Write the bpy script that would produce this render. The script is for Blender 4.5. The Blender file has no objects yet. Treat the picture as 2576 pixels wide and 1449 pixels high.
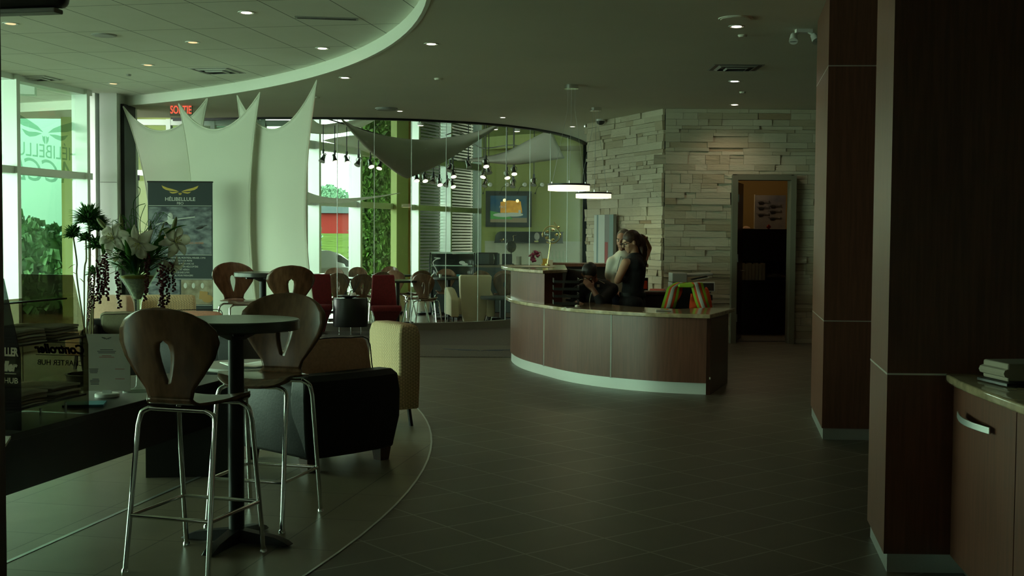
import bpy, bmesh, math, random
from mathutils import Vector, Matrix
random.seed(7)
S = bpy.context.scene
C = S.collection
PI = math.pi
# ------------------------------------------------------------------ camera
FPX, HC = 3000.0, 1.5
TH, RO = math.atan(132 / FPX), math.radians(.4)
f_ = Vector((0, math.cos(TH), -math.sin(TH)))
u_ = Vector((0, math.sin(TH), math.cos(TH)))
r_ = Vector((1, 0, 0))
R_ = math.cos(RO) * r_ + math.sin(RO) * u_
U_ = -math.sin(RO) * r_ + math.cos(RO) * u_
cam = bpy.data.objects.new('camera', bpy.data.cameras.new('camera'))
C.objects.link(cam)
cam.data.sensor_width = 36
cam.data.lens = 36 * FPX / 2576
cam.data.clip_end = 500
cam.data.clip_start = .05
M = Matrix((R_, U_, -f_)).transposed().to_4x4()
M.translation = (0, 0, HC)
cam.matrix_world = M
S.camera = cam
S.view_settings.view_transform = 'Standard'
S.view_settings.look = 'None'
S.view_settings.gamma = 1
S.view_settings.use_curve_mapping = False
S.view_settings.exposure = 0.88
try:
    S.cycles.use_denoising = True
    S.cycles.denoiser = 'OPENIMAGEDENOISE'
    S.cycles.max_bounces = 10
    S.cycles.diffuse_bounces = 5
    S.cycles.glossy_bounces = 4
    S.cycles.transmission_bounces = 4
    S.cycles.transparent_max_bounces = 24
    S.cycles.sample_clamp_indirect = 4
    S.cycles.caustics_reflective = False
    S.cycles.caustics_refractive = False
    S.cycles.use_light_tree = True
except Exception:
    pass
# ------------------------------------------------------------------ sky and daylight
W = bpy.data.worlds.new('overcast_sky')
S.world = W
W.use_nodes = True
wn = W.node_tree.nodes; wl = W.node_tree.links
bg = wn['Background']
bg.inputs['Strength'].default_value = 6.5
tc = wn.new('ShaderNodeTexCoord'); no = wn.new('ShaderNodeTexNoise'); cr = wn.new('ShaderNodeValToRGB')
no.inputs['Scale'].default_value = 3; no.inputs['Detail'].default_value = 4
cr.color_ramp.elements[0].position = .3; cr.color_ramp.elements[0].color = (.75, .89, .74, 1)
cr.color_ramp.elements[1].position = .7; cr.color_ramp.elements[1].color = (.87, 1.02, .85, 1)
wl.new(tc.outputs['Generated'], no.inputs['Vector']); wl.new(no.outputs['Fac'], cr.inputs['Fac']); wl.new(cr.outputs['Color'], bg.inputs['Color'])

def area(name, loc, direction, sx, sy, portal=True, power=0, color=(1, 1, 1), spread=PI):
    l = bpy.data.lights.new(name, 'AREA')
    l.shape = 'RECTANGLE'; l.size = sx; l.size_y = sy; l.energy = power; l.color = color
    o = bpy.data.objects.new(name, l); C.objects.link(o)
    o.location = loc
    o.rotation_euler = Vector(direction).to_track_quat('-Z', 'Y').to_euler()
    if portal:
        l.cycles.is_portal = True
    return o
# portals only help the renderer find the sky through the glazing
WD = Vector((.2052, .9787, 0)); WN = Vector((.9787, -.2052, 0))      # left window wall: direction, inward normal
def WL(y, off=0, z=0):
    p = Vector((-9.31 + .2095 * y, y, z)); return p + WN * off
area('sky_portal', WL(10.2, -.3, 1.75), WN, 3.4, 13)
CD = Vector((.38, .925, 0)); CN = Vector((.925, -.38, 0))
def CW(y, off=0, z=0):
    return Vector((-4.53 + .411 * (y - 26.5), y, z)) + CN * off
area('sky_portal', CW(30, -.9, 2.5), CN, 5.0, 13.0)
area('sky_portal', (-4.6, 19.3, 1.65), (0, -1, 0), 3.3, 3.0)

# ------------------------------------------------------------------ placing helpers
def ray(px, py):
    return f_ + R_ * ((px - 1288) / FPX) - U_ * ((py - 724.5) / FPX)
def P(px, py, z=0.0):
    d = ray(px, py); return Vector((0, 0, HC)) + d * ((z - HC) / d.z)
def Q(px, py, y):
    d = ray(px, py); return Vector((0, 0, HC)) + d * (y / d.y)

# ------------------------------------------------------------------ materials
MT = {}
def glass(name, tint, ior=1.45, frost=0, gl=(1, 1, 1)):
    m = bpy.data.materials.new(name); m.use_nodes = True; MT[name] = m
    n, l = m.node_tree.nodes, m.node_tree.links
    n.remove(n['Principled BSDF'])
    tr = n.new('ShaderNodeBsdfTransparent'); tr.inputs['Color'].default_value = (*tint, 1)
    g = n.new('ShaderNodeBsdfGlossy'); g.inputs['Roughness'].default_value = .01; g.inputs['Color'].default_value = (*gl, 1)
    lw = n.new('ShaderNodeLayerWeight'); lw.inputs['Blend'].default_value = .5
    pw = n.new('ShaderNodeMath'); pw.operation = 'POWER'; pw.inputs[1].default_value = 6.5
    ma = n.new('ShaderNodeMath'); ma.operation = 'MULTIPLY_ADD'; ma.inputs[1].default_value = .8; ma.inputs[2].default_value = ((ior - 1) / (ior + 1)) ** 2
    l.new(lw.outputs['Facing'], pw.inputs[0]); l.new(pw.outputs[0], ma.inputs[0]); fr = ma
    mx = n.new('ShaderNodeMixShader')
    l.new(fr.outputs[0], mx.inputs[0]); l.new(tr.outputs[0], mx.inputs[1]); l.new(g.outputs[0], mx.inputs[2])
    l.new(mx.outputs[0], n['Material Output'].inputs['Surface'])
    return m
def mat(name, col=(.5, .5, .5), rough=.5, metal=0, spec=.5, var=0, scale=20, bump=0, stretch=None, col2=None, emit=None, coat=0, sheen=0, coords='Object', detail=4):
    m = bpy.data.materials.new(name); m.use_nodes = True; MT[name] = m
    n, l = m.node_tree.nodes, m.node_tree.links
    b = n['Principled BSDF']
    b.inputs['Base Color'].default_value = (*col, 1); b.inputs['Roughness'].default_value = rough
    b.inputs['Metallic'].default_value = metal; b.inputs['Specular IOR Level'].default_value = spec
    if coat: b.inputs['Coat Weight'].default_value = coat; b.inputs['Coat Roughness'].default_value = .15
    if sheen: b.inputs['Sheen Weight'].default_value = sheen
    if emit:
        b.inputs['Emission Color'].default_value = (*emit[:3], 1); b.inputs['Emission Strength'].default_value = emit[3]
    if var or bump or col2:
        t = n.new('ShaderNodeTexCoord'); mp = n.new('ShaderNodeMapping'); nz = n.new('ShaderNodeTexNoise')
        if stretch: mp.inputs['Scale'].default_value = stretch
        nz.inputs['Scale'].default_value = scale; nz.inputs['Detail'].default_value = detail
        l.new(t.outputs[coords], mp.inputs['Vector']); l.new(mp.outputs['Vector'], nz.inputs['Vector'])
        if var or col2:
            r = n.new('ShaderNodeValToRGB'); l.new(nz.outputs['Fac'], r.inputs['Fac'])
            c2 = col2 or tuple(min(1, c * (1 + var)) for c in col); c1 = col if col2 else tuple(c * (1 - var) for c in col)
            r.color_ramp.elements[0].position = .35; r.color_ramp.elements[0].color = (*c1, 1)
            r.color_ramp.elements[1].position = .65; r.color_ramp.elements[1].color = (*c2, 1)
            l.new(r.outputs['Color'], b.inputs['Base Color'])
        if bump:
            bp = n.new('ShaderNodeBump'); bp.inputs['Strength'].default_value = bump; bp.inputs['Distance'].default_value = .01
            l.new(nz.outputs['Fac'], bp.inputs['Height']); l.new(bp.outputs['Normal'], b.inputs['Normal'])
    return m
def tiles(name, col, mortar, bw, rh, ang, rough, offs=.5, mort=.004, org=(0, 0), var=.12, mshine=None):
    m = bpy.data.materials.new(name); m.use_nodes = True; MT[name] = m
    n, l = m.node_tree.nodes, m.node_tree.links
    b = n['Principled BSDF']; b.inputs['Roughness'].default_value = rough
    g = n.new('ShaderNodeNewGeometry'); mp = n.new('ShaderNodeMapping'); mp.vector_type = 'TEXTURE'
    mp.inputs['Rotation'].default_value = (0, 0, ang); mp.inputs['Location'].default_value = (*org, 0)
    br = n.new('ShaderNodeTexBrick'); br.inputs['Scale'].default_value = 1
    br.inputs['Brick Width'].default_value = bw; br.inputs['Row Height'].default_value = rh
    br.inputs['Mortar Size'].default_value = mort; br.inputs['Mortar Smooth'].default_value = .1; br.offset = offs
    br.inputs['Color1'].default_value = (*[c * (1 - var) for c in col], 1); br.inputs['Color2'].default_value = (*[c * (1 + var) for c in col], 1)
    br.inputs['Mortar'].default_value = (*mortar, 1)
    l.new(g.outputs['Position'], mp.inputs['Vector']); l.new(mp.outputs['Vector'], br.inputs['Vector'])
    nz = n.new('ShaderNodeTexNoise'); nz.inputs['Scale'].default_value = 3; nz.inputs['Detail'].default_value = 6
    mx = n.new('ShaderNodeMix'); mx.data_type = 'RGBA'; mx.blend_type = 'OVERLAY'; mx.inputs['Factor'].default_value = .25
    l.new(g.outputs['Position'], nz.inputs['Vector']); l.new(br.outputs['Color'], mx.inputs['A']); l.new(nz.outputs['Fac'], mx.inputs['B'])
    l.new(mx.outputs['Result'], b.inputs['Base Color'])
    bp = n.new('ShaderNodeBump'); bp.inputs['Strength'].default_value = .35; bp.inputs['Distance'].default_value = .004; bp.invert = True
    l.new(br.outputs['Fac'], bp.inputs['Height']); l.new(bp.outputs['Normal'], b.inputs['Normal'])
    return m
mat('paint_white', (.62, .64, .58), .6)
mat('ceiling_paint', (.72, .72, .62), .8, var=.03, scale=.7)
tiles('ceiling_tile', (.82, .84, .76), (.25, .27, .24), 1.2, .6, math.radians(79.5 ), .9, 0, .006, (-3.3, 10.2), .015)
mat('frame_paint', (.20, .20, .15), .5)
mat('fascia_paint', (.80, .82, .74), .6)
tiles('dark_tile', (.092, .080, .056), (.25, .24, .195), .50, .325, math.radians(37.5), .42, 0, .005, (.469, 6.689), .10)
tiles('light_tile', (.215, .18, .125), (.05, .045, .03), .60, .60, math.radians(79.3), .33, 0, .003, (-2.77, 6.56), .05)
MT['light_tile'].node_tree.nodes['Principled BSDF'].inputs['Specular IOR Level'].default_value = .3
mat('carpet', (.075, .070, .055), .95, var=.25, scale=120, bump=.4)
mat('mat_rug', (.11, .103, .08), .95, var=.3, scale=90, bump=.5)
mat('rug_blue', (.03, .06, .09), .9)
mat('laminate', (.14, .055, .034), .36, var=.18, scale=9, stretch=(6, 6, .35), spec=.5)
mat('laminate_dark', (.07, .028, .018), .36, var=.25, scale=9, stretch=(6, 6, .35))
mat('aluminium', (.62, .66, .64), .33, metal=.75)
mat('aluminium_white', (.80, .86, .82), .35, metal=.15)
mat('marble_top', (.36, .28, .17), .10, var=.25, scale=14, stretch=(1, 1, 1), coat=.3)
mat('walnut', (.125, .060, .030), .27, var=.3, scale=5, stretch=(5, 5, 1.2), coat=.25)
mat('chrome', (.75, .77, .75), .12, metal=1)
mat('black_metal', (.012, .013, .013), .45, metal=.3)
mat('black_laminate', (.011, .011, .010), .32)
mat('table_top', (.05, .055, .048), .24)
mat('leather_black', (.010, .010, .010), .55, spec=.3, bump=.15, scale=60)
mat('leather_cream', (.64, .56, .38), .45, bump=.1, scale=50)
mat('fabric_brown', (.62, .33, .22), .9, var=.08, scale=60, sheen=.3)
mat('fabric_tan', (.55, .36, .25), .9, var=.05, scale=40, sheen=.2)
mat('fabric_olive', (.20, .19, .12), .9, var=.06, scale=60)
mat('piping', (.02, .012, .01), .7)
mat('fabric_red', (.16, .006, .010), .85, var=.15, scale=40, sheen=.1)
mat('oak_floor', (.20, .095, .055), .22, var=.25, scale=6, stretch=(1, 8, 1))
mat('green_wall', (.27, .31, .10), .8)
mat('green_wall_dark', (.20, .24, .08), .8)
mat('gold_wood', (.42, .25, .09), .5)
mat('dark_ceiling', (.05, .05, .03), .9)
mat('backsplash', (.38, .40, .30), .4, var=.04, scale=8)
mat('dark_shelf', (.035, .045, .042), .5)
mat('granite', (.22, .18, .13), .25, var=.5, scale=160)
mat('slate_panel', (.06, .075, .075), .5, var=.12, scale=4, stretch=(1, 1, 12))
mat('plastic_grey', (.32, .33, .30), .45)
mat('plastic_white', (.70, .72, .68), .4)
mat('plastic_black', (.015, .015, .015), .35)
mat('screen', (.05, .045, .045), .12)
mat('paper', (.68, .66, .56), .8, var=.03, scale=10)
mat('paper_grey', (.33, .29, .22), .8)
mat('ink', (.03, .03, .03), .7)
mat('red_ink', (.5, .06, .04), .6)
mat('skin_light', (.52, .29, .19), .5)
mat('skin_dark', (.25, .115, .07), .5)
mat('skin_pink', (.36, .17, .11), .5)
mat('hair_brown', (.055, .022, .012), .55, var=.4, scale=60, stretch=(1, 1, .2))
mat('hair_grey', (.10, .08, .065), .6)
mat('hair_black', (.012, .010, .009), .5)
mat('cloth_black', (.008, .008, .010), .85)
mat('cloth_white', (.66, .63, .54), .85, var=.05, scale=6)
mat('cloth_grey', (.10, .10, .10), .85)
mat('vest_lime', (.36, .62, .04), .8, emit=None)
mat('vest_orange', (.85, .10, .015), .75)
mat('vest_silver', (.62, .68, .62), .5)
mat('petal_throat', (.72, .68, .30), .6)
mat('stem', (.20, .17, .08), .7)
mat('bud', (.30, .34, .14), .6)
mat('berry', (.14, .018, .025), .3)
mat('gravel', (.82, .77, .64), .6, var=.22, scale=70)
mat('gold', (.62, .45, .10), .4, metal=.3)
mat('brass', (.75, .62, .32), .25, metal=.9)
mat('banner_navy', (.022, .037, .042), .5)
mat('banner_sky', (.05, .06, .08), .6, col2=(.26, .30, .32), scale=7, stretch=(1, 1, 2.2))
mat('banner_cabin', (.20, .17, .11), .6, col2=(.42, .38, .28), scale=9)
mat('orange_ink', (.60, .20, .05), .6)
mat('white_ink', (.62, .66, .62), .6)
mat('car_white', (.36, .39, .38), .2, coat=.6)
mat('car_dark', (.02, .028, .03), .2, coat=.6)
mat('car_glass', (.02, .03, .032), .06, coat=.3)
mat('tyre', (.02, .02, .02), .8)
mat('barn_red', (.13, .015, .014), .9, spec=0, var=.12, scale=3, stretch=(6, 6, .1))
mat('barn_roof', (.030, .040, .042), 1, spec=0, var=.08, scale=2)
mat('grass', (.034, .052, .013), 1, spec=0, var=.35, scale=1.2, coords='Object')
mat('asphalt', (.07, .075, .07), .9, spec=.1, var=.1, scale=2)
mat('foliage', (.085, .19, .025), .7, var=.6, scale=4)
mat('foliage_pale', (.13, .30, .12), .7, var=.4, scale=2.5)
mat('outside_wall', (.09, .07, .055), .9)
mat('backdrop_pale', (.13, .24, .18), .8)  # pale sky behind the left window, put into the colour
mat('backdrop_haze', (.030, .12, .065), .9, var=.3, scale=.35)  # teal distance haze put into the colour
mat('sill_paint', (.17, .165, .13), .7)
mat('foliage_far', (.08, .17, .10), .8, var=.3, scale=1.5)
mat('trunk', (.10, .07, .04), .9)
mat('louver', (.34, .35, .24), .5)
mat('office_wall', (.38, .27, .10), .8)
mat('cabinet_dark', (.018, .010, .008), .4)
mat('door_dark', (.028, .012, .008), .28)
mat('lamp_glow', (1, .95, .8), .5, emit=(1, .86, .62, 6))
mat('lamp_glow_cool', (1, 1, 1), .5, emit=(.95, 1, .95, 7))
mat('lamp_glow_dim', (1, .9, .7), .5, emit=(1, .62, .30, .6))
mat('ring_glow', (1, 1, .9), .5, emit=(1, .96, .66, .66))
mat('sign_red', (.7, .06, .04), .5, emit=(1, .12, .06, .55))
mat('sign_plate', (.28, .27, .22), .5)
glass('decal', (.66, .74, .70), 1.2)
mat('canvas_teal', (.22, .32, .32), .7)
mat('canvas_white', (.60, .66, .62), .7)
mat('canvas_grey', (.26, .27, .26), .7)
mat('canvas_red', (.36, .09, .09), .7)
mat('picture_sky', (.02, .10, .20), .6, col2=(.10, .16, .16), scale=2)
mat('picture_glow', (.55, .30, .05), .6, emit=(1, .45, .05, .08), var=.3, scale=6)  # printed hangar given a faint glow, though the print is no lamp
mat('picture_star', (1, .8, .4), .6, emit=(1, .75, .3, .9))  # lamps in the print, made to glow by emission
mat('picture_green', (.10, .38, .10), .6)
mat('picture_ground', (.30, .24, .16), .6)
mat('water_blue', (.10, .33, .42), .5)
mat('flower_purple', (.16, .012, .05), .5)
mat('poster', (.36, .34, .30), .7, col2=(.10, .12, .20), scale=1.4)
glass('glass_clear', (.93, .985, .955), 1.35)
glass('glass_teal', (.83, .965, .88), 1.42)
glass('glass_canopy', (.85, .97, .92), 1.35)
glass('glass_vase', (.90, .96, .92), 1.5)
glass('glass_smoke', (.40, .36, .28), 1.4)
# sailcloth lets some daylight through
def fabric(name, col, tw):
    m = bpy.data.materials.new(name); m.use_nodes = True; MT[name] = m
    n, l = m.node_tree.nodes, m.node_tree.links
    n.remove(n['Principled BSDF'])
    d = n.new('ShaderNodeBsdfDiffuse'); t = n.new('ShaderNodeBsdfTranslucent'); x = n.new('ShaderNodeMixShader')
    d.inputs['Color'].default_value = (*col, 1); t.inputs['Color'].default_value = (*col, 1); x.inputs[0].default_value = tw
    l.new(d.outputs[0], x.inputs[1]); l.new(t.outputs[0], x.inputs[2]); l.new(x.outputs[0], n['Material Output'].inputs['Surface'])
fabric('petal', (.90, .87, .78), .6)
fabric('leaf', (.13, .32, .08), .35)
fabric('leaf_dark', (.07, .19, .05), .35)
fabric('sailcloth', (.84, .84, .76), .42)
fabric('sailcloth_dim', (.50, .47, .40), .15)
mat('chrome_dark', (.40, .42, .40), .25, metal=1)
mat('spot_glow', (1, .95, .8), .5, emit=(1, .85, .55, 3))
fabric('sailcloth_hem', (.80, .80, .70), .2)
# dimpled upholstery: checker of little raised cells
def upholstery(name, col):
    m = mat(name, col, .85); n, l = m.node_tree.nodes, m.node_tree.links
    b = n['Principled BSDF']; t = n.new('ShaderNodeTexCoord'); v = n.new('ShaderNodeTexVoronoi'); v.inputs['Scale'].default_value = 55; v.inputs['Randomness'].default_value = .0
    mp = n.new('ShaderNodeMapping'); mp.inputs['Rotation'].default_value = (0.5, .6, .78)
    l.new(t.outputs['Object'], mp.inputs['Vector']); l.new(mp.outputs['Vector'], v.inputs['Vector'])
    r = n.new('ShaderNodeValToRGB'); r.color_ramp.elements[0].color = (*[min(1, c * 1.1) for c in col], 1); r.color_ramp.elements[1].color = (*[c * .55 for c in col], 1)
    r.color_ramp.elements[0].position = .2; r.color_ramp.elements[1].position = .75
    l.new(v.outputs['Distance'], r.inputs['Fac']); l.new(r.outputs['Color'], b.inputs['Base Color'])
    bp = n.new('ShaderNodeBump'); bp.invert = True; bp.inputs['Strength'].default_value = .8; bp.inputs['Distance'].default_value = .008
    l.new(v.outputs['Distance'], bp.inputs['Height']); l.new(bp.outputs['Normal'], b.inputs['Normal'])
upholstery('dimple_cream', (.70, .53, .31))
# ledger stone: each stone its own tone
m = mat('ledger_stone', (.4, .37, .28), .9, bump=1.0, scale=9, stretch=(1, 1, 4), detail=8)
n, l = m.node_tree.nodes, m.node_tree.links
g = n.new('ShaderNodeNewGeometry'); r = n.new('ShaderNodeValToRGB'); l.new(g.outputs['Random Per Island'], r.inputs['Fac'])
for i, (p, c) in enumerate([(0, (.38, .28, .18)), (.06, (.46, .40, .28)), (.4, (.54, .50, .38)), (1, (.64, .60, .47))]):
    e = r.color_ramp.elements[i] if i < 2 else r.color_ramp.elements.new(p)
    e.position = p; e.color = (*c, 1)
l.new(r.outputs['Color'], n['Principled BSDF'].inputs['Base Color'])

# ------------------------------------------------------------------ mesh builder
def basis(d):
    d = Vector(d).normalized()
    a = Vector((0, 0, 1)) if abs(d.z) < .95 else Vector((1, 0, 0))
    x = d.cross(a).normalized(); return x, d.cross(x).normalized()
class MB:
    def __init__(s): s.v = []; s.f = []
    def add(s, vs, fs):
        k = len(s.v); s.v += [tuple(v) for v in vs]; s.f += [tuple(i + k for i in f) for f in fs]; return s
    def box(s, c, d, rz=0, rx=0, ry=0, taper=1):
        R = Matrix.Rotation(rz, 3, 'Z') @ Matrix.Rotation(ry, 3, 'Y') @ Matrix.Rotation(rx, 3, 'X'); c = Vector(c)
        vs = []
        for z in (-.5, .5):
            k = taper if z > 0 else 1
            for x, y in ((-.5, -.5), (.5, -.5), (.5, .5), (-.5, .5)):
                vs.append(c + R @ Vector((x * d[0] * k, y * d[1] * k, z * d[2])))
        return s.add(vs, [(0, 3, 2, 1), (4, 5, 6, 7), (0, 1, 5, 4), (1, 2, 6, 5), (2, 3, 7, 6), (3, 0, 4, 7)])
    def bar(s, a, b, w, h=None):
        a = Vector(a); b = Vector(b); h = h or w; x, y = basis(b - a); vs = []
        for p in (a, b):
            for i, j in ((-1, -1), (1, -1), (1, 1), (-1, 1)): vs.append(p + x * i * w / 2 + y * j * h / 2)
        return s.add(vs, [(0, 1, 2, 3), (7, 6, 5, 4), (0, 4, 5, 1), (1, 5, 6, 2), (2, 6, 7, 3), (3, 7, 4, 0)])
    def tube(s, pts, r, n=10, caps=True):
        pts = [Vector(p) for p in pts]; rs = r if isinstance(r, (list, tuple)) else [r] * len(pts)
        vs = []; fs = []; px = None
        for i, p in enumerate(pts):
            d = (pts[min(i + 1, len(pts) - 1)] - pts[max(i - 1, 0)])
            if d.length < 1e-9: d = Vector((0, 0, 1))
            d.normalize()
            if px is None: px, _ = basis(d)
            px = (px - d * px.dot(d))
            if px.length < 1e-6: px, _ = basis(d)
            px.normalize(); py = d.cross(px)
            for k in range(n):
                a = 2 * PI * k / n; vs.append(p + (px * math.cos(a) + py * math.sin(a)) * rs[i])
        for i in range(len(pts) - 1):
            for k in range(n):
                a = i * n + k; b = i * n + (k + 1) % n; fs.append((a, b, b + n, a + n))
        if caps: fs.append(tuple(range(n))[::-1]); fs.append(tuple(range((len(pts) - 1) * n, len(pts) * n)))
        return s.add(vs, fs)
    def lathe(s, prof, c=(0, 0, 0), n=32, sx=1, sy=1):
        c = Vector(c); vs = []; fs = []
        for r, z in prof:
            for k in range(n):
                a = 2 * PI * k / n; vs.append(c + Vector((r * math.cos(a) * sx, r * math.sin(a) * sy, z)))
        for i in range(len(prof) - 1):
            for k in range(n):
                a = i * n + k; b = i * n + (k + 1) % n; fs.append((a, b, b + n, a + n))
        if prof[0][0] > 1e-5: fs.append(tuple(range(n))[::-1])
        if prof[-1][0] > 1e-5: fs.append(tuple(range((len(prof) - 1) * n, len(prof) * n)))
        return s.add(vs, fs)
    def ell(s, c, r, n=12, R=None):
        c = Vector(c); r = r if isinstance(r, (list, tuple)) else (r, r, r); vs = []; fs = []; m = max(4, n // 2)
        for i in range(m + 1):
            t = PI * i / m
            for k in range(n):
                a = 2 * PI * k / n
                v = Vector((math.sin(t) * math.cos(a) * r[0], math.sin(t) * math.sin(a) * r[1], -math.cos(t) * r[2]))
                vs.append(c + (R @ v if R else v))
        for i in range(m):
            for k in range(n):
                a = i * n + k; b = i * n + (k + 1) % n; fs.append((a, b, b + n, a + n))
        return s.add(vs, fs)
    def prism(s, poly, z0, z1, T=None):
        n = len(poly); vs = [Vector((x, y, z0)) for x, y in poly] + [Vector((x, y, z1)) for x, y in poly]
        if T: vs = [T @ v for v in vs]
        return s.add(vs, [tuple(range(n))[::-1], tuple(range(n, 2 * n))] + [(i, (i + 1) % n, n + (i + 1) % n, n + i) for i in range(n)])
    def grid(s, fn, nu, nv):
        vs = [fn(i / nu, j / nv) for j in range(nv + 1) for i in range(nu + 1)]
        return s.add(vs, [(j * (nu + 1) + i, j * (nu + 1) + i + 1, (j + 1) * (nu + 1) + i + 1, (j + 1) * (nu + 1) + i) for j in range(nv) for i in range(nu)])
    def loft(s, secs):
        n = len(secs[0]); vs = [v for q in secs for v in q]; fs = [tuple(range(n))[::-1], tuple(range(n * (len(secs) - 1), n * len(secs)))]
        for i in range(len(secs) - 1):
            for k in range(n): fs.append((i * n + k, i * n + (k + 1) % n, (i + 1) * n + (k + 1) % n, (i + 1) * n + k))
        return s.add(vs, fs)
def obj(name, mb, m, parent=None, loc=(0, 0, 0), rz=0, smooth=None, bevel=0, label=None, sub=0, solid=0, seg=2):
    me = bpy.data.meshes.new(name); me.from_pydata(mb.v, [], mb.f); me.validate()
    me.materials.append(MT[m]); o = bpy.data.objects.new(name, me); C.objects.link(o)
    bm = bmesh.new(); bm.from_mesh(me)
    if solid == 0: bmesh.ops.recalc_face_normals(bm, faces=bm.faces)
    bm.to_mesh(me); bm.free()
    if smooth is None: smooth = False
    for p in me.polygons: p.use_smooth = smooth is not False
    if smooth is not False and not sub:
        ang = math.radians(40 if smooth is True else smooth)
        bm = bmesh.new(); bm.from_mesh(me)
        for e in bm.edges:
            if len(e.link_faces) == 2 and e.calc_face_angle(0) > ang: e.smooth = False
        bm.to_mesh(me); bm.free()
    if solid:
        md = o.modifiers.new('solid', 'SOLIDIFY'); md.thickness = solid; md.offset = 0
    if bevel:
        md = o.modifiers.new('bevel', 'BEVEL'); md.width = bevel; md.segments = seg; md.limit_method = 'ANGLE'; md.angle_limit = math.radians(50)
        for p in me.polygons: p.use_smooth = True
        if seg < 3: md.harden_normals = True
    if sub:
        md = o.modifiers.new('sub', 'SUBSURF'); md.levels = sub; md.render_levels = sub
    o.parent = parent; o.location = loc; o.rotation_euler = (0, 0, rz)
    if label: o['label'] = label
    return o
def thing(name, label, cat, loc=(0, 0, 0), rz=0, group=None):
    o = bpy.data.objects.new(name, None); C.objects.link(o); o.empty_display_size = .1
    o.location = loc; o.rotation_euler = (0, 0, rz); o['label'] = label; o['category'] = cat
    if group: o['group'] = group
    return o
def tag(o, label, cat, group=None, kind=None):
    o['label'] = label; o['category'] = cat
    if group: o['group'] = group
    if kind: o['kind'] = kind
    return o
def struct(name, mb, m, parent=None, **k):
    o = obj(name, mb, m, parent, **k)
    if parent is None: o['kind'] = 'structure'
    return o
def sroot(name, loc=(0, 0, 0), rz=0):
    o = bpy.data.objects.new(name, None); C.objects.link(o); o.location = loc; o.rotation_euler = (0, 0, rz); o['kind'] = 'structure'; return o
def dup(root, loc, rz, label, group=None, sc=None):
    def rec(o, par):
        c = o.copy(); C.objects.link(c); c.parent = par
        for ch in o.children: rec(ch, c)
        return c
    c = rec(root, None); c.location = loc; c.rotation_euler = (0, 0, rz); c['label'] = label
    if group: c['group'] = group
    if sc: c.scale = (sc, sc, sc)
    return c
def text(name, body, size, m, T, parent=None, align='CENTER', mirror=False, shear=0, ext=.0008, sx=1, bold=0):
    cu = bpy.data.curves.new(name, 'FONT'); cu.body = body; cu.size = size; cu.align_x = align; cu.extrude = ext; cu.shear = shear; cu.offset = bold
    cu.resolution_u = 4
    t = bpy.data.objects.new(name, cu); C.objects.link(t)
    me = bpy.data.meshes.new_from_object(t.evaluated_get(bpy.context.evaluated_depsgraph_get())); bpy.data.objects.remove(t)
    me.materials.clear(); me.materials.append(MT[m]); o = bpy.data.objects.new(name, me); C.objects.link(o)
    o.matrix_world = T @ Matrix.Diagonal((-sx if mirror else sx, 1, 1, 1)); o.parent = parent
    return o
def frameT(o, x, up):   # matrix with local x, local y=up, origin o
    x = Vector(x).normalized(); up = Vector(up).normalized(); n = x.cross(up)
    m = Matrix((x, up, n)).transposed().to_4x4(); m.translation = o; return m
def wing_logo(T, sc):
    mb = MB()
    def wing(pts, mir):
        mb.prism([((-x if mir else x) * sc, y * sc) for x, y in pts], -.001, .001, T)
    up = [(.06, .02), (.2, .10), (.42, .17), (.7, .24), (1, .36), (.93, .22), (.78, .13), (.55, .075), (.3, .05)]
    lo = [(.09, .0), (.25, .01), (.42, .0), (.6, .03), (.5, -.05), (.4, -.075), (.26, -.055)]
    bd = [(.012, -.03), (.05, -.05), (.085, -.03), (.075, -.1), (.03, -.15), (.012, -.15)]
    for mir in (0, 1): wing(up, mir); wing(lo, mir); wing(bd, mir)
    return mb
def sm(t): return t * t * (3 - 2 * t)
def interp(xs, ys, t):
    for i in range(len(xs) - 1):
        if t <= xs[i + 1]:
            k = (t - xs[i]) / (xs[i + 1] - xs[i]); return ys[i] + (ys[i + 1] - ys[i]) * k
    return ys[-1]
def cat(pts, k=6):       # catmull-rom through points
    pts = [Vector(p) for p in pts]; out = []
    for i in range(len(pts) - 1):
        p0 = pts[max(i - 1, 0)]; p1 = pts[i]; p2 = pts[i + 1]; p3 = pts[min(i + 2, len(pts) - 1)]
        for j in range(k):
            t = j / k; out.append(.5 * ((2 * p1) + (p2 - p0) * t + (2 * p0 - 5 * p1 + 4 * p2 - p3) * t * t + (3 * p1 - p0 - 3 * p2 + p3) * t ** 3))
    return out + [pts[-1]]
# ================================================================== STRUCTURE
CX, CY, CR = -11.42, 7.9, 10.86           # the round lounge zone
ZC, ZT = 3.3, 3.43                        # main ceiling, coffer ceiling
def arc(a0, a1, n, r=CR):
    return [(CX + r * math.cos(a0 + (a1 - a0) * i / n), CY + r * math.sin(a0 + (a1 - a0) * i / n)) for i in range(n + 1)]
struct('floor', MB().box((-1, 7, -.05), (20, 20.9, .1)), 'dark_tile')
lounge = arc(-PI / 2.15, PI / 2.25, 90)
struct('floor_lounge', MB().prism(lounge + [(-11.4, 18.5), (-11.4, -3)], 0, .004), 'light_tile')
tr = MB(); ri = arc(-PI / 2.2, PI / 2.3, 90, CR + .012); ro = arc(-PI / 2.2, PI / 2.3, 90)
tr.prism(ri + ro[::-1], 0, .005); struct('trim_1', tr, 'aluminium')
# metal strip set in the lounge floor
st = MB(); st.bar((-2.26 - .30, 3.9, .0045), (-1.62, 8.8, .0045), .022, .003); struct('trim_2', st, 'aluminium')
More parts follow.
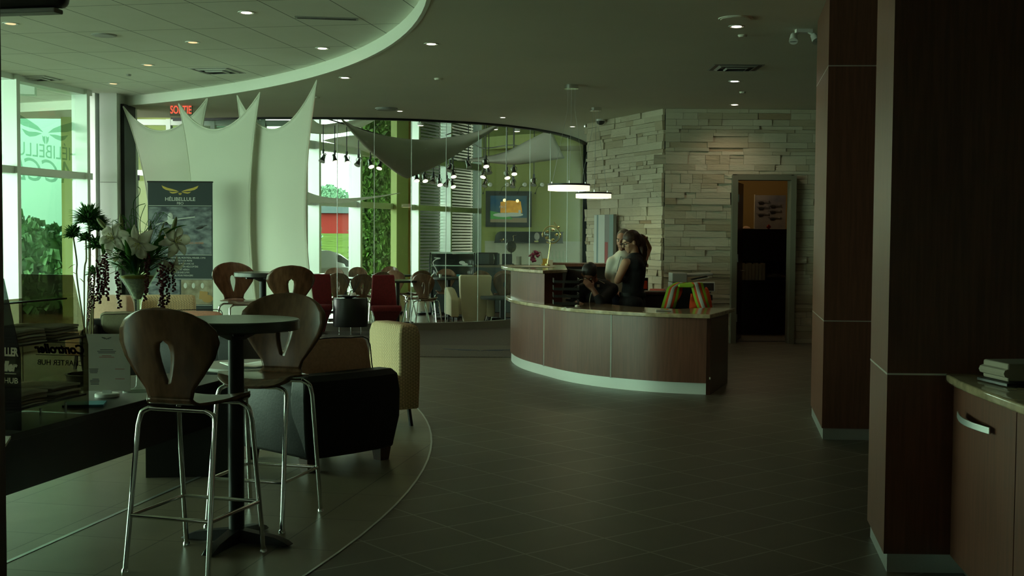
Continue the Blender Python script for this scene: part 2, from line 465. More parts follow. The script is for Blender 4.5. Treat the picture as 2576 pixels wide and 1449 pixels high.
# glass partition in plan
GP = cat([(-5.4, 19.0), (-4.2, 18.62), (-3.05, 18.5), (-1.8, 18.6), (-.57, 19.15), (.2, 19.95), (.78, 21.0), (1.2, 22.3), (1.42, 23.4)], 8)
gp2 = [(p.x, p.y) if hasattr(p, 'x') else p for p in [Vector((*q, 0)) if not isinstance(q, Vector) else q for q in GP]]
struct('floor_carpet', MB().prism([(-9, 14.6), (.6, 14.6), (2.2, 16.9)] + [(1.42, 23.4)] + gp2[::-1] + [(-9, 19.0)], -.06, .003), 'carpet')
struct('floor_cafe', MB().box((0, 28.5, -.055), (24, 22.2, .11)), 'oak_floor')
a1 = math.asin((18.72 - CY) / CR)
mc = MB(); arcp = arc(-1.2, a1, 80)
mc.prism(arcp + gp2[6:] + [(8, 23.4), (8, -3), (-7, -3)], ZC, ZC + .35); struct('ceiling', mc, 'ceiling_paint')
struct('ceiling_coffer', MB().prism(arc(-1.25, a1 + .02, 80, CR + .02) + [(-12, 18.9), (-12, -3)], ZT, ZT + .2), 'ceiling_tile')
fa = MB(); fi = arc(-1.2, a1, 90, CR - .03); fo = arc(-1.2, a1, 90, CR + .004); fa.prism(fi + fo[::-1], ZC - .004, ZT + .05); struct('trim_3', fa, 'fascia_paint', smooth=30)
# closing walls
struct('wall_back', MB().box((-2, -3.1, 1.7), (22, .2, 3.6)), 'paint_white')
struct('wall_right', MB().box((7.1, 8, 1.7), (.2, 22, 3.6)), 'laminate_dark')
wl_ = MB(); a = WL(4.0, .1); b = WL(-3, .1); wl_.bar((a.x, a.y, 1.75), (b.x, b.y, 1.75), .25, 3.6); struct('wall_left', wl_, 'paint_white')
# ------------------------------------------------ left curtain wall
cwl = sroot('window_1')
fr = MB(); ys = [4.1, 5.6, 7.1, 8.6, 10.15, 11.7, 13.25, 14.72, 16.24]
for y in ys:
    p = WL(y, .06); wd = .075
    fr.bar((p.x, p.y, 0), (p.x, p.y, ZT), .17, .075)
fr = MB()
def wbox(mb, y0, y1, z0, z1, o0, o1, L):
    a = L(y0, (o0 + o1) / 2); b = L(y1, (o0 + o1) / 2)
    d = (b - a); ln = d.length; c = (a + b) / 2; ang = math.atan2(d.y, d.x)
    mb.box((c.x, c.y, (z0 + z1) / 2), (ln, abs(o1 - o0), z1 - z0), ang)
for y in ys: wbox(fr, y - .035, y + .035, .0, ZT, -.06, .17, WL)
obj('frame', fr, 'aluminium_white', cwl)
fr = MB()
for z0, z1 in ((.0, .12), (2.22, 2.31), (ZT - .07, ZT)): wbox(fr, 4.0, 16.4, z0, z1, -.05, .13, WL)
obj('transom', fr, 'aluminium_white', cwl)
for i in range(len(ys) - 1):
    for z0, z1 in ((.12, 2.22), (2.31, ZT - .07)):
        g = MB(); wbox(g, ys[i] + .035, ys[i + 1] - .035, z0, z1, -.012, .0, WL); obj('pane', g, 'glass_teal', cwl)
# decals on the outside of the pane
q0 = WL(15.6, -.05, 2.95)
T = frameT(q0, -WD, (0, 0, 1))
dc = sroot('window_1_lettering'); dc['kind'] = 'thing'; tag(dc, 'grey winged logo and reversed lettering on the tall green window pane', 'window lettering')
obj('winged_emblem', wing_logo(frameT(q0 + Vector((0, 0, -.17)), WD, (0, 0, 1)), .86), 'decal', dc)
text('lettering', 'HÉLIBELLULE', .25, 'decal', frameT(WL(15.5, -.05, 2.47), -WD, (0, 0, 1)), dc, sx=1.15)
text('lettering', 'ACCÈS', .42, 'decal', frameT(WL(15.5, -.05, 2.16), -WD, (0, 0, 1)), dc, shear=.3, sx=1.25)
# pillar right of the window
pl = sroot('wall_pillar')
obj('cladding', MB().box((-5.81, 16.95, 1.72), (.20, .7, 3.44), -.21), 'aluminium_white', pl)
obj('cladding', MB().box((-5.61, 17.05, 1.72), (.24, .9, 3.44)), 'aluminium_white', pl)
obj('edge_strip', MB().box((-5.46, 17.0, 1.65), (.05, .5, 3.3)), 'black_metal', pl)
obj('joint', MB().box((-5.61, 16.597, 2.2), (.23, .008, .008)), 'plastic_grey', pl)
# ------------------------------------------------ entrance vestibule glazing behind the sails
vg = sroot('window_2')
fr = MB()
for x in (-6.55, -6.0, -5.45, -4.75, -4.05, -3.95, -3.3):
    fr.box((x, 19.0, 1.65), (.07, .14, 3.3))
for z in (.08, 2.45, 3.25): fr.box((-4.95, 19.0, z), (3.3, .12, .09))
obj('frame', fr, 'aluminium', vg)
for a_, b_ in ((-6.52, -6.03), (-5.97, -5.48), (-5.42, -4.78), (-4.71, -4.09), (-3.91, -3.33)):
    for z0, z1 in ((.13, 2.4), (2.5, 3.2)):
        obj('pane', MB().box(((a_ + b_) / 2, 19.0, (z0 + z1) / 2), (b_ - a_, .012, z1 - z0)), 'glass_clear', vg)
obj('door_closer', MB().box((-6.05, 18.88, 2.37), (.3, .07, .08)), 'black_metal', vg)
# ------------------------------------------------ curved glass partition
gw = sroot('window_3')
GPV = [Vector((p[0], p[1], 0)) for p in gp2]
cum = [0]
for i in range(1, len(GPV)): cum.append(cum[-1] + (GPV[i] - GPV[i - 1]).length)
def gpt(s):
    s = max(0, min(cum[-1] - 1e-6, s))
    for i in range(len(cum) - 1):
        if s <= cum[i + 1]: return GPV[i].lerp(GPV[i + 1], (s - cum[i]) / (cum[i + 1] - cum[i]))
def gs_for_x(px):          # arc length where the line of sight at this column crosses the glass
    best = None
    for k in range(4000):
        s = cum[-1] * k / 4000; p = gpt(s); v = p - Vector((0, 0, 0)); q = (p.x / p.y) * FPX + 1288
        if best is None or abs(q - px) < best[0]: best = (abs(q - px), s)
    return best[1]
def strip(mb, s0, s1, z0, z1, th, n=8):
    vs = []; 
    for i in range(n + 1):
        s = s0 + (s1 - s0) * i / n; p = gpt(s); t = (gpt(s + .02) - gpt(s - .02)).normalized(); nn = Vector((t.y, -t.x, 0))
        for z in (z0, z1):
            for o in (-th / 2, th / 2): vs.append(p + nn * o + Vector((0, 0, z)))
    fs = []
    for i in range(n):
        a = i * 4; b = a + 4
        fs += [(a, a + 2, b + 2, b), (a + 1, b + 1, b + 3, a + 3), (a, b, b + 1, a + 1), (a + 2, a + 3, b + 3, b + 2)]
    fs += [(0, 1, 3, 2), (4 * n, 4 * n + 2, 4 * n + 3, 4 * n + 1)]
    mb.add(vs, fs)
joints = [0.0, .85, 1.7] + [gs_for_x(x) for x in (848, 941, 1034, 1121, 1202, 1271, 1331, 1382, 1425)] + [cum[-1] - .02]
mb = MB(); strip(mb, 0, cum[-1], 0, .115, .14, 60); obj('sill', mb, 'sill_paint', gw, smooth=30)
mb = MB(); strip(mb, 0, cum[-1], 3.27, 3.33, .10, 60); obj('head_channel', mb, 'black_metal', gw, smooth=30)
for a_, b_ in zip(joints[:-1], joints[1:]):
    mb = MB(); strip(mb, a_ + .004, b_ - .004, .115, 3.275, .012, 5); obj('pane', mb, 'glass_clear', gw, smooth=True)
for s in joints[3:-1]:
    p = gpt(s); obj('joint', MB().tube([(p.x, p.y, .11), (p.x, p.y, 3.28)], .006, 6), 'aluminium', gw)
p = gpt(cum[-1]); obj('end_post', MB().box((p.x, p.y, 1.65), (.09, .16, 3.3)), 'black_metal', gw)
# ------------------------------------------------ stone walls (every stone has its own depth and tone)
def ledger(name, a, b, z0, z1, holes=(), seed=1, thick=.2):
    rnd = random.Random(seed); a = Vector((*a, 0)); b = Vector((*b, 0)); L = (b - a).length; d = (b - a) / L; nn = Vector((d.y, -d.x, 0)); ang = math.atan2(d.y, d.x)
    mb = MB(); z = z0
    root = sroot(name)
    back = MB()
    segs = [(0, L, z0, z1)]
    for h0, h1, hz in holes: segs = [(0, h0, z0, z1), (h1, L, z0, z1), (h0, h1, hz, z1)]
    for s0, s1, q0, q1 in segs:
        c = a + d * (s0 + s1) / 2 - nn * (thick / 2 + .03); back.box((c.x, c.y, (q0 + q1) / 2), (s1 - s0, thick, q1 - q0), ang)
    obj('backing', back, 'cabinet_dark', root)
    while z < z1 - .01:
        h = rnd.choice((.05, .065, .08, .09, .11, .13)); h = min(h, z1 - z)
        if z1 - (z + h) < .04: h = z1 - z
        s = -rnd.random() * .3
        while s < L:
            w = rnd.uniform(.12, .62); w = w if L - (s + w) > .1 else L - s + .001
            s0, s1 = max(0, s), min(L, s + w); pcs = [(s0, s1)]
            for h0, h1, hz in holes:
                if z + h / 2 < hz: pcs = [q for q in ((s0, min(s1, h0)), (max(s0, h1), s1)) if q[1] - q[0] > .03]
            for q0, q1 in pcs:
                sub = [(z, z + h)]
                if h > .11 and rnd.random() < .35: k = rnd.uniform(.35, .65); sub = [(z, z + h * k), (z + h * k, z + h)]
                for y0, y1 in sub:
                    o = rnd.uniform(.0, .028); c = a + d * (q0 + q1) / 2 + nn * (o - .03); e = .0035
                    # slightly irregular front face
                    w_ = q1 - q0 - e; h_ = y1 - y0 - e; vs = []
                    for yy in (-.04, .0):
                        for xx, zz in ((-.5, -.5), (.5, -.5), (.5, .5), (-.5, .5)):
                            jj = rnd.uniform(-.009, .009) if yy == 0 else 0
                            vs.append(c + d * (xx * w_) + nn * (yy + .035 + jj) + Vector((0, 0, (y0 + y1) / 2 + zz * h_)))
                    mb.add(vs, [(0, 1, 2, 3), (7, 6, 5, 4), (0, 4, 5, 1), (1, 5, 6, 2), (2, 6, 7, 3), (3, 7, 4, 0)])
            s += w
        z += h
    obj('ledger_stone', mb, 'ledger_stone', root)
    return root
YW = 16.9
DX0, DX1, DZ = 3.10, 3.97, 2.37
ledger('wall_stone_back', (2.15, YW), (6.2, YW), 0, ZC, holes=[(DX0 - 2.15, DX1 - 2.15, DZ)], seed=3)
ledger('wall_stone_angled', (1.20, 19.2), (2.13, YW), 0, ZC, seed=5)
struct('wall_end', MB().box((1.55, 21.4, 1.65), (.12, 4.3, 3.3), -.02), 'paint_white')
# ------------------------------------------------ office doorway
d1 = sroot('door_1')
fm = MB()
for x in (DX0 + .025, DX1 - .025): fm.box((x, YW - .01, DZ / 2), (.075, .24, DZ))
fm.box(((DX0 + DX1) / 2, YW - .01, DZ - .03), (DX1 - DX0 - .126, .24, .075))
obj('door_frame', fm, 'frame_paint', d1)
ang = math.radians(72); hx, hy = DX0 + .07, YW + .12
leaf = MB(); lw = .74; leaf.box((hx + math.cos(ang) * lw / 2, hy + math.sin(ang) * lw / 2, (DZ - .08) / 2), (lw, .045, DZ - .09), ang)
lf = obj('door_leaf', leaf, 'door_dark', d1)
hd = MB(); hp = Vector((hx + math.cos(ang) * (lw - .07), hy + math.sin(ang) * (lw - .07), 1.0)); nn = Vector((math.sin(ang), -math.cos(ang), 0))
hd.tube([hp, hp + nn * .07, hp + nn * .07 - Vector((math.cos(ang), math.sin(ang), 0)) * .11], .010, 8); obj('door_handle', hd, 'chrome', lf)
for z in (.35, 1.2, 2.05): obj('hinge', MB().box((DX0 + .085, YW + .06, z), (.045, .05, .11)), 'chrome', d1)
struct('wall_office', MB().box((3.6, 20.6, 1.65), (4.2, .1, 3.3)).box((2.3, 18.85, 1.65), (.1, 3.5, 3.3)).box((5.6, 18.85, 1.65), (.1, 3.5, 3.3)), 'office_wall')
struct('floor_office', MB().box((3.9, 18.9, .001), (3.4, 3.6, .02)), 'carpet')
l = bpy.data.lights.new('office_lamp_light', 'POINT'); l.energy = 5; l.color = (1, .72, .40); l.shadow_soft_size = .15
lo = bpy.data.objects.new('office_lamp_light', l); C.objects.link(lo); lo.location = (3.55, 18.75, 2.95)
# ------------------------------------------------ wood clad columns on the right
def clad_column(name, pts, ztop, lines, kick):
    root = sroot(name)
    for k, (z0, z1, mm) in enumerate(kick):
        ins = .012 if z0 < .05 else 0
        c = Vector((sum(p[0] for p in pts) / len(pts), sum(p[1] for p in pts) / len(pts)))
        q = [((p[0] - c.x) * (1 - ins) + c.x, (p[1] - c.y) * (1 - ins) + c.y) for p in pts]
        obj('kick_plate' if z0 < .05 else 'wood_panel', MB().prism(q, z0, z1), mm, root)
    for z in lines:
        obj('metal_strip', MB().prism([((p[0] - c.x) * 1.001 + c.x, (p[1] - c.y) * 1.001 + c.y) for p in pts], z - .004, z + .004), 'aluminium', root)
    return root
clad_column('wall_column_far', [(2.31, 8.81), (3.6, 8.74), (3.8, 9.95), (2.53, 10.02)], ZC, [.885, 2.76], [(0, .085, 'aluminium'), (.085, ZC, 'laminate')])
clad_column('wall_column_near', [(1.676, 5.295), (4.4, 5.23), (4.4, 5.95), (1.793, 5.936)], ZC, [.895], [(0, .085, 'aluminium'), (.085, ZC, 'laminate')])
# pale return panels on the window side of the columns
# ------------------------------------------------ cafe shell
ZK = 5.2
w4 = sroot('window_4')
cy = [22.6, 24.6, 26.6, 28.3, 31.1, 32.9, 34.9, 37.0]
fr = MB()
for y in cy: wbox(fr, y - .04, y + .04, 0, ZK, -.08, .24, CW)
obj('frame', fr, 'aluminium_white', w4)
fr = MB()
for z0, z1 in ((.0, .16), (2.14, 2.28), (3.38, 3.56), (ZK - .1, ZK)): wbox(fr, 21.6, 37.3, z0, z1, -.06, .14, CW)
obj('transom', fr, 'aluminium_white', w4)
for i in range(len(cy) - 1):
    for z0, z1 in ((.16, 2.14), (2.28, 3.38), (3.56, ZK - .1)):
        g_ = MB(); wbox(g_, cy[i] + .04, cy[i + 1] - .04, z0, z1, -.012, 0, CW); obj('pane', g_, 'glass_clear', w4)
        if i >= 4:
            sl = MB(); zz = z0 + .04
            while zz < z1 - .02: wbox(sl, cy[i] + .06, cy[i + 1] - .06, zz, zz + .035, -.16, -.12, CW); zz += .085
            obj('louver', sl, 'louver', w4)
struct('wall_outside', MB().box((-1.85, 37.15, 2.4), (6.2, .15, 6.4), math.atan2(.925, .38)), 'outside_wall')
struct('wall_cafe_pillar', MB().box((-2.83, 29.9, ZK / 2), (.30, .5, ZK), .4), 'green_wall')
struct('trim_4', MB().box((-2.63, 29.95, ZK / 2), (.07, .3, ZK), .4), 'gold_wood')
# green wall, tiled splash back, far walls
kw = MB(); kw.box((2.2, 26.15, ZK / 2), (5.7, .12, ZK)).box((-.62, 31.4, ZK / 2), (.12, 10.5, ZK)); struct('wall_cafe', kw, 'green_wall')
struct('wall_splashback', MB().box((2.2, 26.08, 1.07), (5.6, .02, .62)), 'backsplash')
struct('wall_cafe_left', MB().box((-6.9, 21.3, ZK / 2), (2.2, .2, ZK)), 'green_wall')
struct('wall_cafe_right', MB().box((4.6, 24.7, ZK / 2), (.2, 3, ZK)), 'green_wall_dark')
struct('ceiling_cafe', MB().box((-2, 28.6, ZK + .1), (16, 19.4, .2)), 'dark_ceiling')
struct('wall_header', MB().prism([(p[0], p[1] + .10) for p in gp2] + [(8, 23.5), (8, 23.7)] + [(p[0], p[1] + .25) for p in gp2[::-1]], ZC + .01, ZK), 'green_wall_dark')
bk = MB()
pts = cat([(-.6, 25.9, 0), (.2, 25.1, 0), (1.2, 24.6, 0), (2.2, 24.5, 0), (4.5, 24.6, 0)], 8)
bk.prism([(p.x, p.y) for p in pts] + [(4.5, 26.1), (-.6, 26.1)], 3.35, 3.62); struct('ceiling_bulkhead', bk, 'green_wall', smooth=30)
bm_ = MB()
for i in range(5): bm_.bar((-3.4 + i * .9, 24.5, 4.75), (-.8 + i * .9, 32, 4.75), .16, .22)
bm_.tube([(-3, 24.5, 4.45), (3, 25.5, 4.45)], .14, 12); struct('trim_5', bm_, 'dark_ceiling')
# ------------------------------------------------ outside
gr = MB()
gr.grid(lambda u, v: Vector((-90 + (90 + (-4.53 + .411 * (12 + 163 * v - 26.5) - 2.6 if v < .17 else 10)) * u, 12 + 163 * v, -.45 + (0 if v < .22 else 2.05 * sm(min(1, (v - .22) / .60))))), 24, 40)
tag(obj('lawn', gr, 'grass', smooth=True), 'green grass bank rising behind the parked cars', 'grass', kind='stuff')
pk = MB().box((-12, 36, -.44), (18, 22, .04)).box((-14, 14, -.2), (13, 26, .36)); struct('ground_parking', pk, 'asphalt')
# flat canopy in front of the left windows
cn = sroot('ceiling_canopy')
obj('roof_slab', MB().box((-10.2, 19.5, 3.9), (7.5, 8.0, .35)), 'paint_white', cn)
obj('roof_edge', MB().box((-9.4, 14.9, 3.45), (6.5, .22, .32), .25), 'aluminium_white', cn)
for p in ((-8.1, 17.6), (-9.6, 21.5)): obj('post', MB().tube([(p[0], p[1], -.1), (p[0], p[1], 3.8)], .11, 14), 'aluminium_white', cn)
fc = sroot('sky_backdrop'); fc['kind'] = 'thing'; tag(fc, 'added pale green backdrop standing in for bright sky and haze beyond the left window', 'building')  # added backdrop, hides the clipped sky and stands in for it
obj('backdrop_panel', MB().box((-13.8, 34, 4.2), (12, .4, 5.6), .35), 'backdrop_pale', fc); obj('backdrop_lower', MB().box((-13.9, 34.1, .4), (12, .4, 2.6), .35), 'backdrop_haze', fc)
for i in range(5): obj('backdrop_strip', MB().box((-18.6 + i * 2.4, 32.2 + i * .88, 2.6), (.3, .3, 5.4), .35), 'backdrop_haze', fc)
bn = sroot('barn'); bn['kind'] = 'thing'; tag(bn, 'long red barn with a grey metal roof beyond the grass bank', 'building')
bx, by = -26, 150
g0 = 1.7
obj('wall', MB().box((bx, by + 5, g0 + .95), (30, 10, 3.1)), 'barn_red', bn)
rb = MB(); rb.add([(bx - 15.3, by - .5, g0 + 2.45), (bx + 15.3, by - .5, g0 + 2.45), (bx + 15.3, by + 5, g0 + 3.75), (bx - 15.3, by + 5, g0 + 3.75), (bx - 15.3, by + 10.4, g0 + 2.45), (bx + 15.3, by + 10.4, g0 + 2.45)],
   [(0, 1, 2, 3), (3, 2, 5, 4), (0, 3, 4), (1, 5, 2), (0, 4, 5, 1)]); obj('roof', rb, 'barn_roof', bn)
#@@THINGS
# ================================================================== THINGS
V = Vector
# ------------------------------------------------ reception desk
dk = thing('reception_desk', 'curved reception desk clad in brown wood with pale metal kick band', 'desk', (1.2, 12.6, 0))
DO = V((1.2, 12.6, 0))
darc = cat([(.02, 14.75, 0), (-.013, 14.22, 0), (.10, 13.45, 0), (.347, 12.75, 0), (.62, 12.15, 0), (.98, 11.72, 0), (1.42, 11.42, 0), (1.887, 11.27, 0)], 6)
def offs(pts, d):
    out = []
    for i, p in enumerate(pts):
        t = (pts[min(i + 1, len(pts) - 1)] - pts[max(i - 1, 0)]).normalized(); out.append(p + V((-t.y, t.x, 0)) * d)
    return out
def poly(pts): return [(p.x - DO.x, p.y - DO.y) for p in pts]
def dslab(o0, o1, z0, z1, i0=0, i1=None, ends=None):
    seg = darc[i0:i1]; a = offs(seg, o0); b = offs(seg, o1)
    return MB().prism(poly(a) + poly(b)[::-1], z0, z1)
nA = len(darc)
cuts = [0]
for px in (1370, 1539):
    cuts.append(min(range(nA), key=lambda i: abs(darc[i].x / darc[i].y * FPX + 1288 - px)))
cuts.append(nA - 1)
for a_, b_ in zip(cuts[:-1], cuts[1:]):
    obj('front_panel', dslab(0, .03, .11, .73, a_, b_ + 1), 'laminate', dk, smooth=30)
for i in cuts[1:3]:
    p = darc[i] - DO; obj('metal_strip', MB().box((p.x, p.y, .42), (.012, .012, .63), math.atan2(p.y, p.x)), 'aluminium_white', dk)
obj('kick_band', dslab(.012, .03, 0, .11), 'aluminium_white', dk, smooth=30)
e0 = darc[-1]; e1 = V((2.23, 12.25, 0))
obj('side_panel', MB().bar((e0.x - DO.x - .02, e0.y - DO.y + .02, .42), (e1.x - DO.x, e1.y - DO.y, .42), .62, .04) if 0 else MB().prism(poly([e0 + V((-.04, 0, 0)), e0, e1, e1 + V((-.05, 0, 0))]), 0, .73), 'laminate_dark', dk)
inner = offs(darc, .68)
top = poly(offs(darc[4:], -.07)) + poly([V((1.95, 11.13, 0)), V((2.31, 12.28, 0)), V((2.1, 12.3, 0))]) + poly(inner[4:-6])[::-1]
obj('worktop', MB().prism(poly(offs(darc[2:], -.06)) + poly([V((2.30, 12.26, 0)), V((2.05, 12.32, 0))]) + poly(inner[2:-7])[::-1], .73, .77), 'marble_top', dk, bevel=.008)
# raised transaction block
ib = cuts[1]
obj('raised_block', MB().prism(poly(darc[2:ib + 1]) + poly([V((.56, 13.25, 0)), V((.45, 14.7, 0))]), .77, 1.10), 'laminate', dk, smooth=30)
obj('raised_counter', MB().prism(poly(offs(darc[:ib + 3], -.12)) + poly([V((.60, 12.95, 0)), V((.66, 14.85, 0))]), 1.10, 1.14), 'marble_top', dk, bevel=.01)
obj('scuff', MB().box((e0.x - DO.x - .004, e0.y - DO.y - .004, .16), (.012, .012, .02)), 'paper', dk)
# high counter at the back
bc = thing('back_counter', 'dark tall back counter with brown edge behind the seated person', 'counter', (1.15, 15.9, 0))
obj('counter_top', MB().prism([(-.75, -.25), (.62, -.4), (.66, .1), (-.75, .35)], 1.10, 1.14), 'laminate', bc)
obj('cabinet', MB().prism([(-.7, -.1), (.56, -.24), (.6, .06), (-.7, .3)], 0, 1.10), 'cabinet_dark', bc)
cr_ = thing('credenza', 'low dark side cabinet by the stone wall behind the standing person', 'cabinet', (1.83, 16.25, 0))
obj('cabinet', MB().box((0, 0, .36), (.52, .5, .72)), 'cabinet_dark', cr_)
obj('counter_top', MB().box((0, 0, .74), (.6, .56, .04)), 'laminate_dark', cr_, bevel=.01)
# things on the desk
def onpix(px, py, z): p = P(px, py, z); return p
def simple(name, mb, m, label, c, loc=(0, 0, 0), rz=0, group=None, **k):
    return tag(obj(name, mb, m, None, loc, rz, **k), label, c, group)
z = .772
for px, py, rz, lb in ((1440, 775, .2, 'flat phone lying at the left of the lower reception counter'), (1669, 782, -.1, 'silver edged phone lying beside the safety vest chair')):
    t = thing('phone', lb, 'phone', P(px, py, z), rz)
    obj('casing', MB().box((0, 0, .005), (.15, .075, .009)), 'aluminium', t, bevel=.003); obj('screen_glass', MB().box((0, 0, .010), (.14, .066, .001)), 'screen', t)
simple('tissue', MB().ell((0, 0, .012), (.025, .02, .015), 8), 'paper', 'small crumpled orange tissue beside the left phone', 'tissue', P(1452, 773, z))
tt = thing('letter_tray', 'stack of dark translucent paper trays beside the raised counter block', 'letter tray', P(1423, 769, .77))
for i in range(4):
    zz = .02 + i * .075
    obj('tray', MB().box((0, .0, zz), (.26, .30, .006)).box((-.13, 0, zz + .02), (.006, .3, .045)).box((.13, 0, zz + .02), (.006, .3, .045)).box((0, -.15, zz + .012), (.26, .006, .025)), 'plastic_black', tt)
mo = thing('monitor', 'dark computer monitor seen edge on behind the raised counter', 'monitor', (.72, 13.55, .772), -1.15)
obj('screen_housing', MB().box((0, 0, .20), (.46, .04, .30), 0, -.2), 'plastic_black', mo, bevel=.01); obj('stand', MB().box((0, .03, .07), (.05, .04, .16)).lathe([(.11, 0), (.11, .012), (.02, .015)]), 'plastic_black', mo)
obj('screen_glass', MB().box((0, -.023, .20), (.42, .004, .26), 0, -.2), 'screen', mo)
# on the raised counter
z = 1.142
pp = thing('papers', 'loose white papers spread over the raised counter', 'papers', P(1334, 671, z))
for i, (x, y, r) in enumerate(((-.12, .05, .3), (.06, -.05, -.2), (.14, .12, .1), (0, .2, .5))): obj('sheet', MB().box((x, y, .001 + i * .0012), (.30, .21, .001), r), 'paper', pp)
simple('notice_card', MB().box((0, 0, .035), (.065, .003, .07), 0, .2).box((0, .03, .03), (.065, .003, .06), 0, -.5), 'paper', 'small folded white card standing below the globe ornament', 'card', P(1384, 668, z), .2)
simple('notice_card', MB().box((0, 0, .04), (.06, .003, .08), 0, .2).box((0, .02, .006), (.09, .05, .012)), 'gold', 'small gold card holder left of the globe ornament', 'card holder', P(1371, 667, z), .1)
gl = thing('globe_ornament', 'brass and glass globe ornament on a tilted rod', 'ornament', P(1377, 669, z))
ob = MB(); ob.tube([(0, 0, .0), (.005, 0, .02)], .03, 12); ob.tube([(0, 0, .01), (.035, 0, .28)], [.008, .005], 8); obj('stem', ob, 'brass', gl)
R = .088; cz = .37; cx_ = .045
ring = MB(); ring.tube([(cx_ + (R + .015) * math.cos(a / 24 * 2 * PI * .8 - 2.2), 0, cz + (R + .015) * math.sin(a / 24 * 2 * PI * .8 - 2.2)) for a in range(25)], .006, 8); obj('ring', ring, 'brass', gl)
obj('globe', MB().ell((cx_, 0, cz), R, 24), 'glass_vase', gl, smooth=True)
for a in range(5):
    an = a * 1.25; obj('continent', MB().ell((cx_ + R * .9 * math.cos(an) * .8, R * .5 * math.sin(an * 2), cz + R * .7 * math.sin(an)), (.024, .012, .016), 8), 'brass', gl)
obj('side_mount', MB().ell((cx_ - R - .016, 0, cz), (.012, .012, .03), 8), 'brass', gl); obj('side_mount', MB().ell((cx_ + R + .016, 0, cz - .01), (.014, .014, .024), 8), 'brass', gl)
ar = MB().tube([(cx_ + .03, 0, cz + .15), (cx_ + .07, 0, cz + .09)], .005, 6).ell((cx_ + .085, 0, cz + .09), (.016, .008, .012), 8); obj('small_aircraft', ar, 'brass', gl)
fl = thing('orchid_plant', 'dark purple silk flower arrangement on the raised counter', 'flower', P(1344, 665, z))
rnd = random.Random(4)
mb = MB()
for i in range(22):
    a = rnd.uniform(0, 6.28); r = rnd.uniform(0, .07); mb.ell((r * math.cos(a), r * math.sin(a) * .6, .03 + rnd.random() * .10), (rnd.uniform(.012, .03), .012, rnd.uniform(.01, .02)), 8, Matrix.Rotation(a, 3, 'Y'))
obj('petals', mb, 'flower_purple', fl)
mb = MB().ell((.025, 0, .15), (.04, .02, .022), 10, Matrix.Rotation(.5, 3, 'Y')).ell((.055, 0, .145), (.03, .012, .008), 8); obj('bloom', mb, 'flower_purple', fl)
obj('stem', MB().tube(cat([(0, 0, .08), (.03, 0, .16), (.08, 0, .15), (.1, 0, .05)], 4), .003, 6).tube(cat([(-.03, 0, .1), (-.02, 0, .17), (.0, 0, .15)], 4), .002, 6).tube([(-.04, 0, .08), (-.07, 0, .13)], .002, 5), 'stem', fl)
# things on the credenza and behind
rd = thing('walkie_talkie', 'black and orange handheld radio with antenna behind the standing person', 'radio', (1.80, 16.15, .762))
obj('casing', MB().box((0, 0, .09), (.085, .05, .18)), 'plastic_black', rd, bevel=.008); obj('antenna', MB().tube([(-.02, 0, .17), (-.02, 0, .33)], [.012, .007], 8), 'plastic_black', rd)
obj('front_cover', MB().box((0, -.027, .08), (.06, .006, .10)).lathe([(.028, 0), (.028, .01)], (0, -.02, .13)), 'vest_orange', rd)
pp = thing('papers', 'red and white papers lying on the low dark cabinet', 'papers', (1.92, 16.15, .762))
obj('sheet', MB().box((0, 0, .004), (.26, .2, .008), .2), 'paper', pp); obj('sheet', MB().box((.05, .02, .014), (.2, .16, .008), -.2, .12), 'red_ink', pp)
# printer on its stand
pr = thing('printer', 'grey office printer with a tilted touch screen against the stone wall', 'printer', (2.385, 16.0, .78), 0)
obj('scanner_lid', MB().box((-.16, 0, .175), (.20, .4, .13)).box((.11, .03, .215), (.36, .36, .035), 0, 0, -.06), 'plastic_grey', pr, bevel=.015)
obj('body', MB().box((0, .02, .04), (.52, .42, .14)), 'plastic_grey', pr, bevel=.012)
obj('paper_tray', MB().box((.13, -.03, .165), (.22, .25, .004), 0, .05, -.2), 'paper', pr)
obj('control_panel', MB().box((.17, -.24, .06), (.26, .02, .13), 0, -.15), 'plastic_white', pr, bevel=.008)
obj('screen_glass', MB().box((.17, -.252, .06), (.225, .006, .10), 0, -.15), 'screen', pr)
ps = thing('printer_stand', 'dark stand holding up the grey printer', 'stand', (2.385, 16.0, 0)); obj('body', MB().box((0, 0, .33), (.5, .42, .66)), 'cabinet_dark', ps); obj('platform', MB().box((0, 0, .695), (.54, .46, .07)), 'plastic_black', ps)
simple('waste_bin', MB().lathe([(.11, 0), (.14, .52), (.145, .56), (.12, .58), (.0, .585)], n=24), 'plastic_grey', 'grey lidded waste bin behind the right end of the desk', 'bin', (2.58, 15.3, 0), smooth=True)
# office chair with the safety vest
oc = thing('office_chair', 'black office swivel chair behind the lower counter, safety vest over its back', 'office chair', (1.89, 13.15, 0), PI + .05)
bkm = MB(); bkm.loft([[V((x * w, -.02 - .05 * (1 - abs(x)) + y, zz)) for x, y in ((-1, 0), (-.6, -.02), (0, -.03), (.6, -.02), (1, 0), (.6, .035), (0, .04), (-.6, .035))] for zz, w in ((.50, .20), (.62, .235), (.80, .235), (.93, .20), (.985, .12))]); obj('backrest', bkm, 'cloth_black', oc, sub=2)
obj('seat', MB().lathe([(.0, .42), (.2, .42), (.25, .45), (.25, .48), (.2, .51), (0, .51)], (0, .25, 0), 24), 'cloth_black', oc, smooth=True)
obj('pedestal', MB().tube([(0, .25, .08), (0, .25, .43)], .03, 12), 'plastic_black', oc); obj('back_support', MB().bar((0, .1, .45), (0, -.02, .55), .06, .02), 'plastic_black', oc)
b5 = MB()
for i in range(5):
    a = i * 2 * PI / 5; b5.bar((0, .25, .09), (.3 * math.cos(a), .25 + .3 * math.sin(a), .06), .04, .03); b5.ell((.3 * math.cos(a), .25 + .3 * math.sin(a), .03), .03, 8)
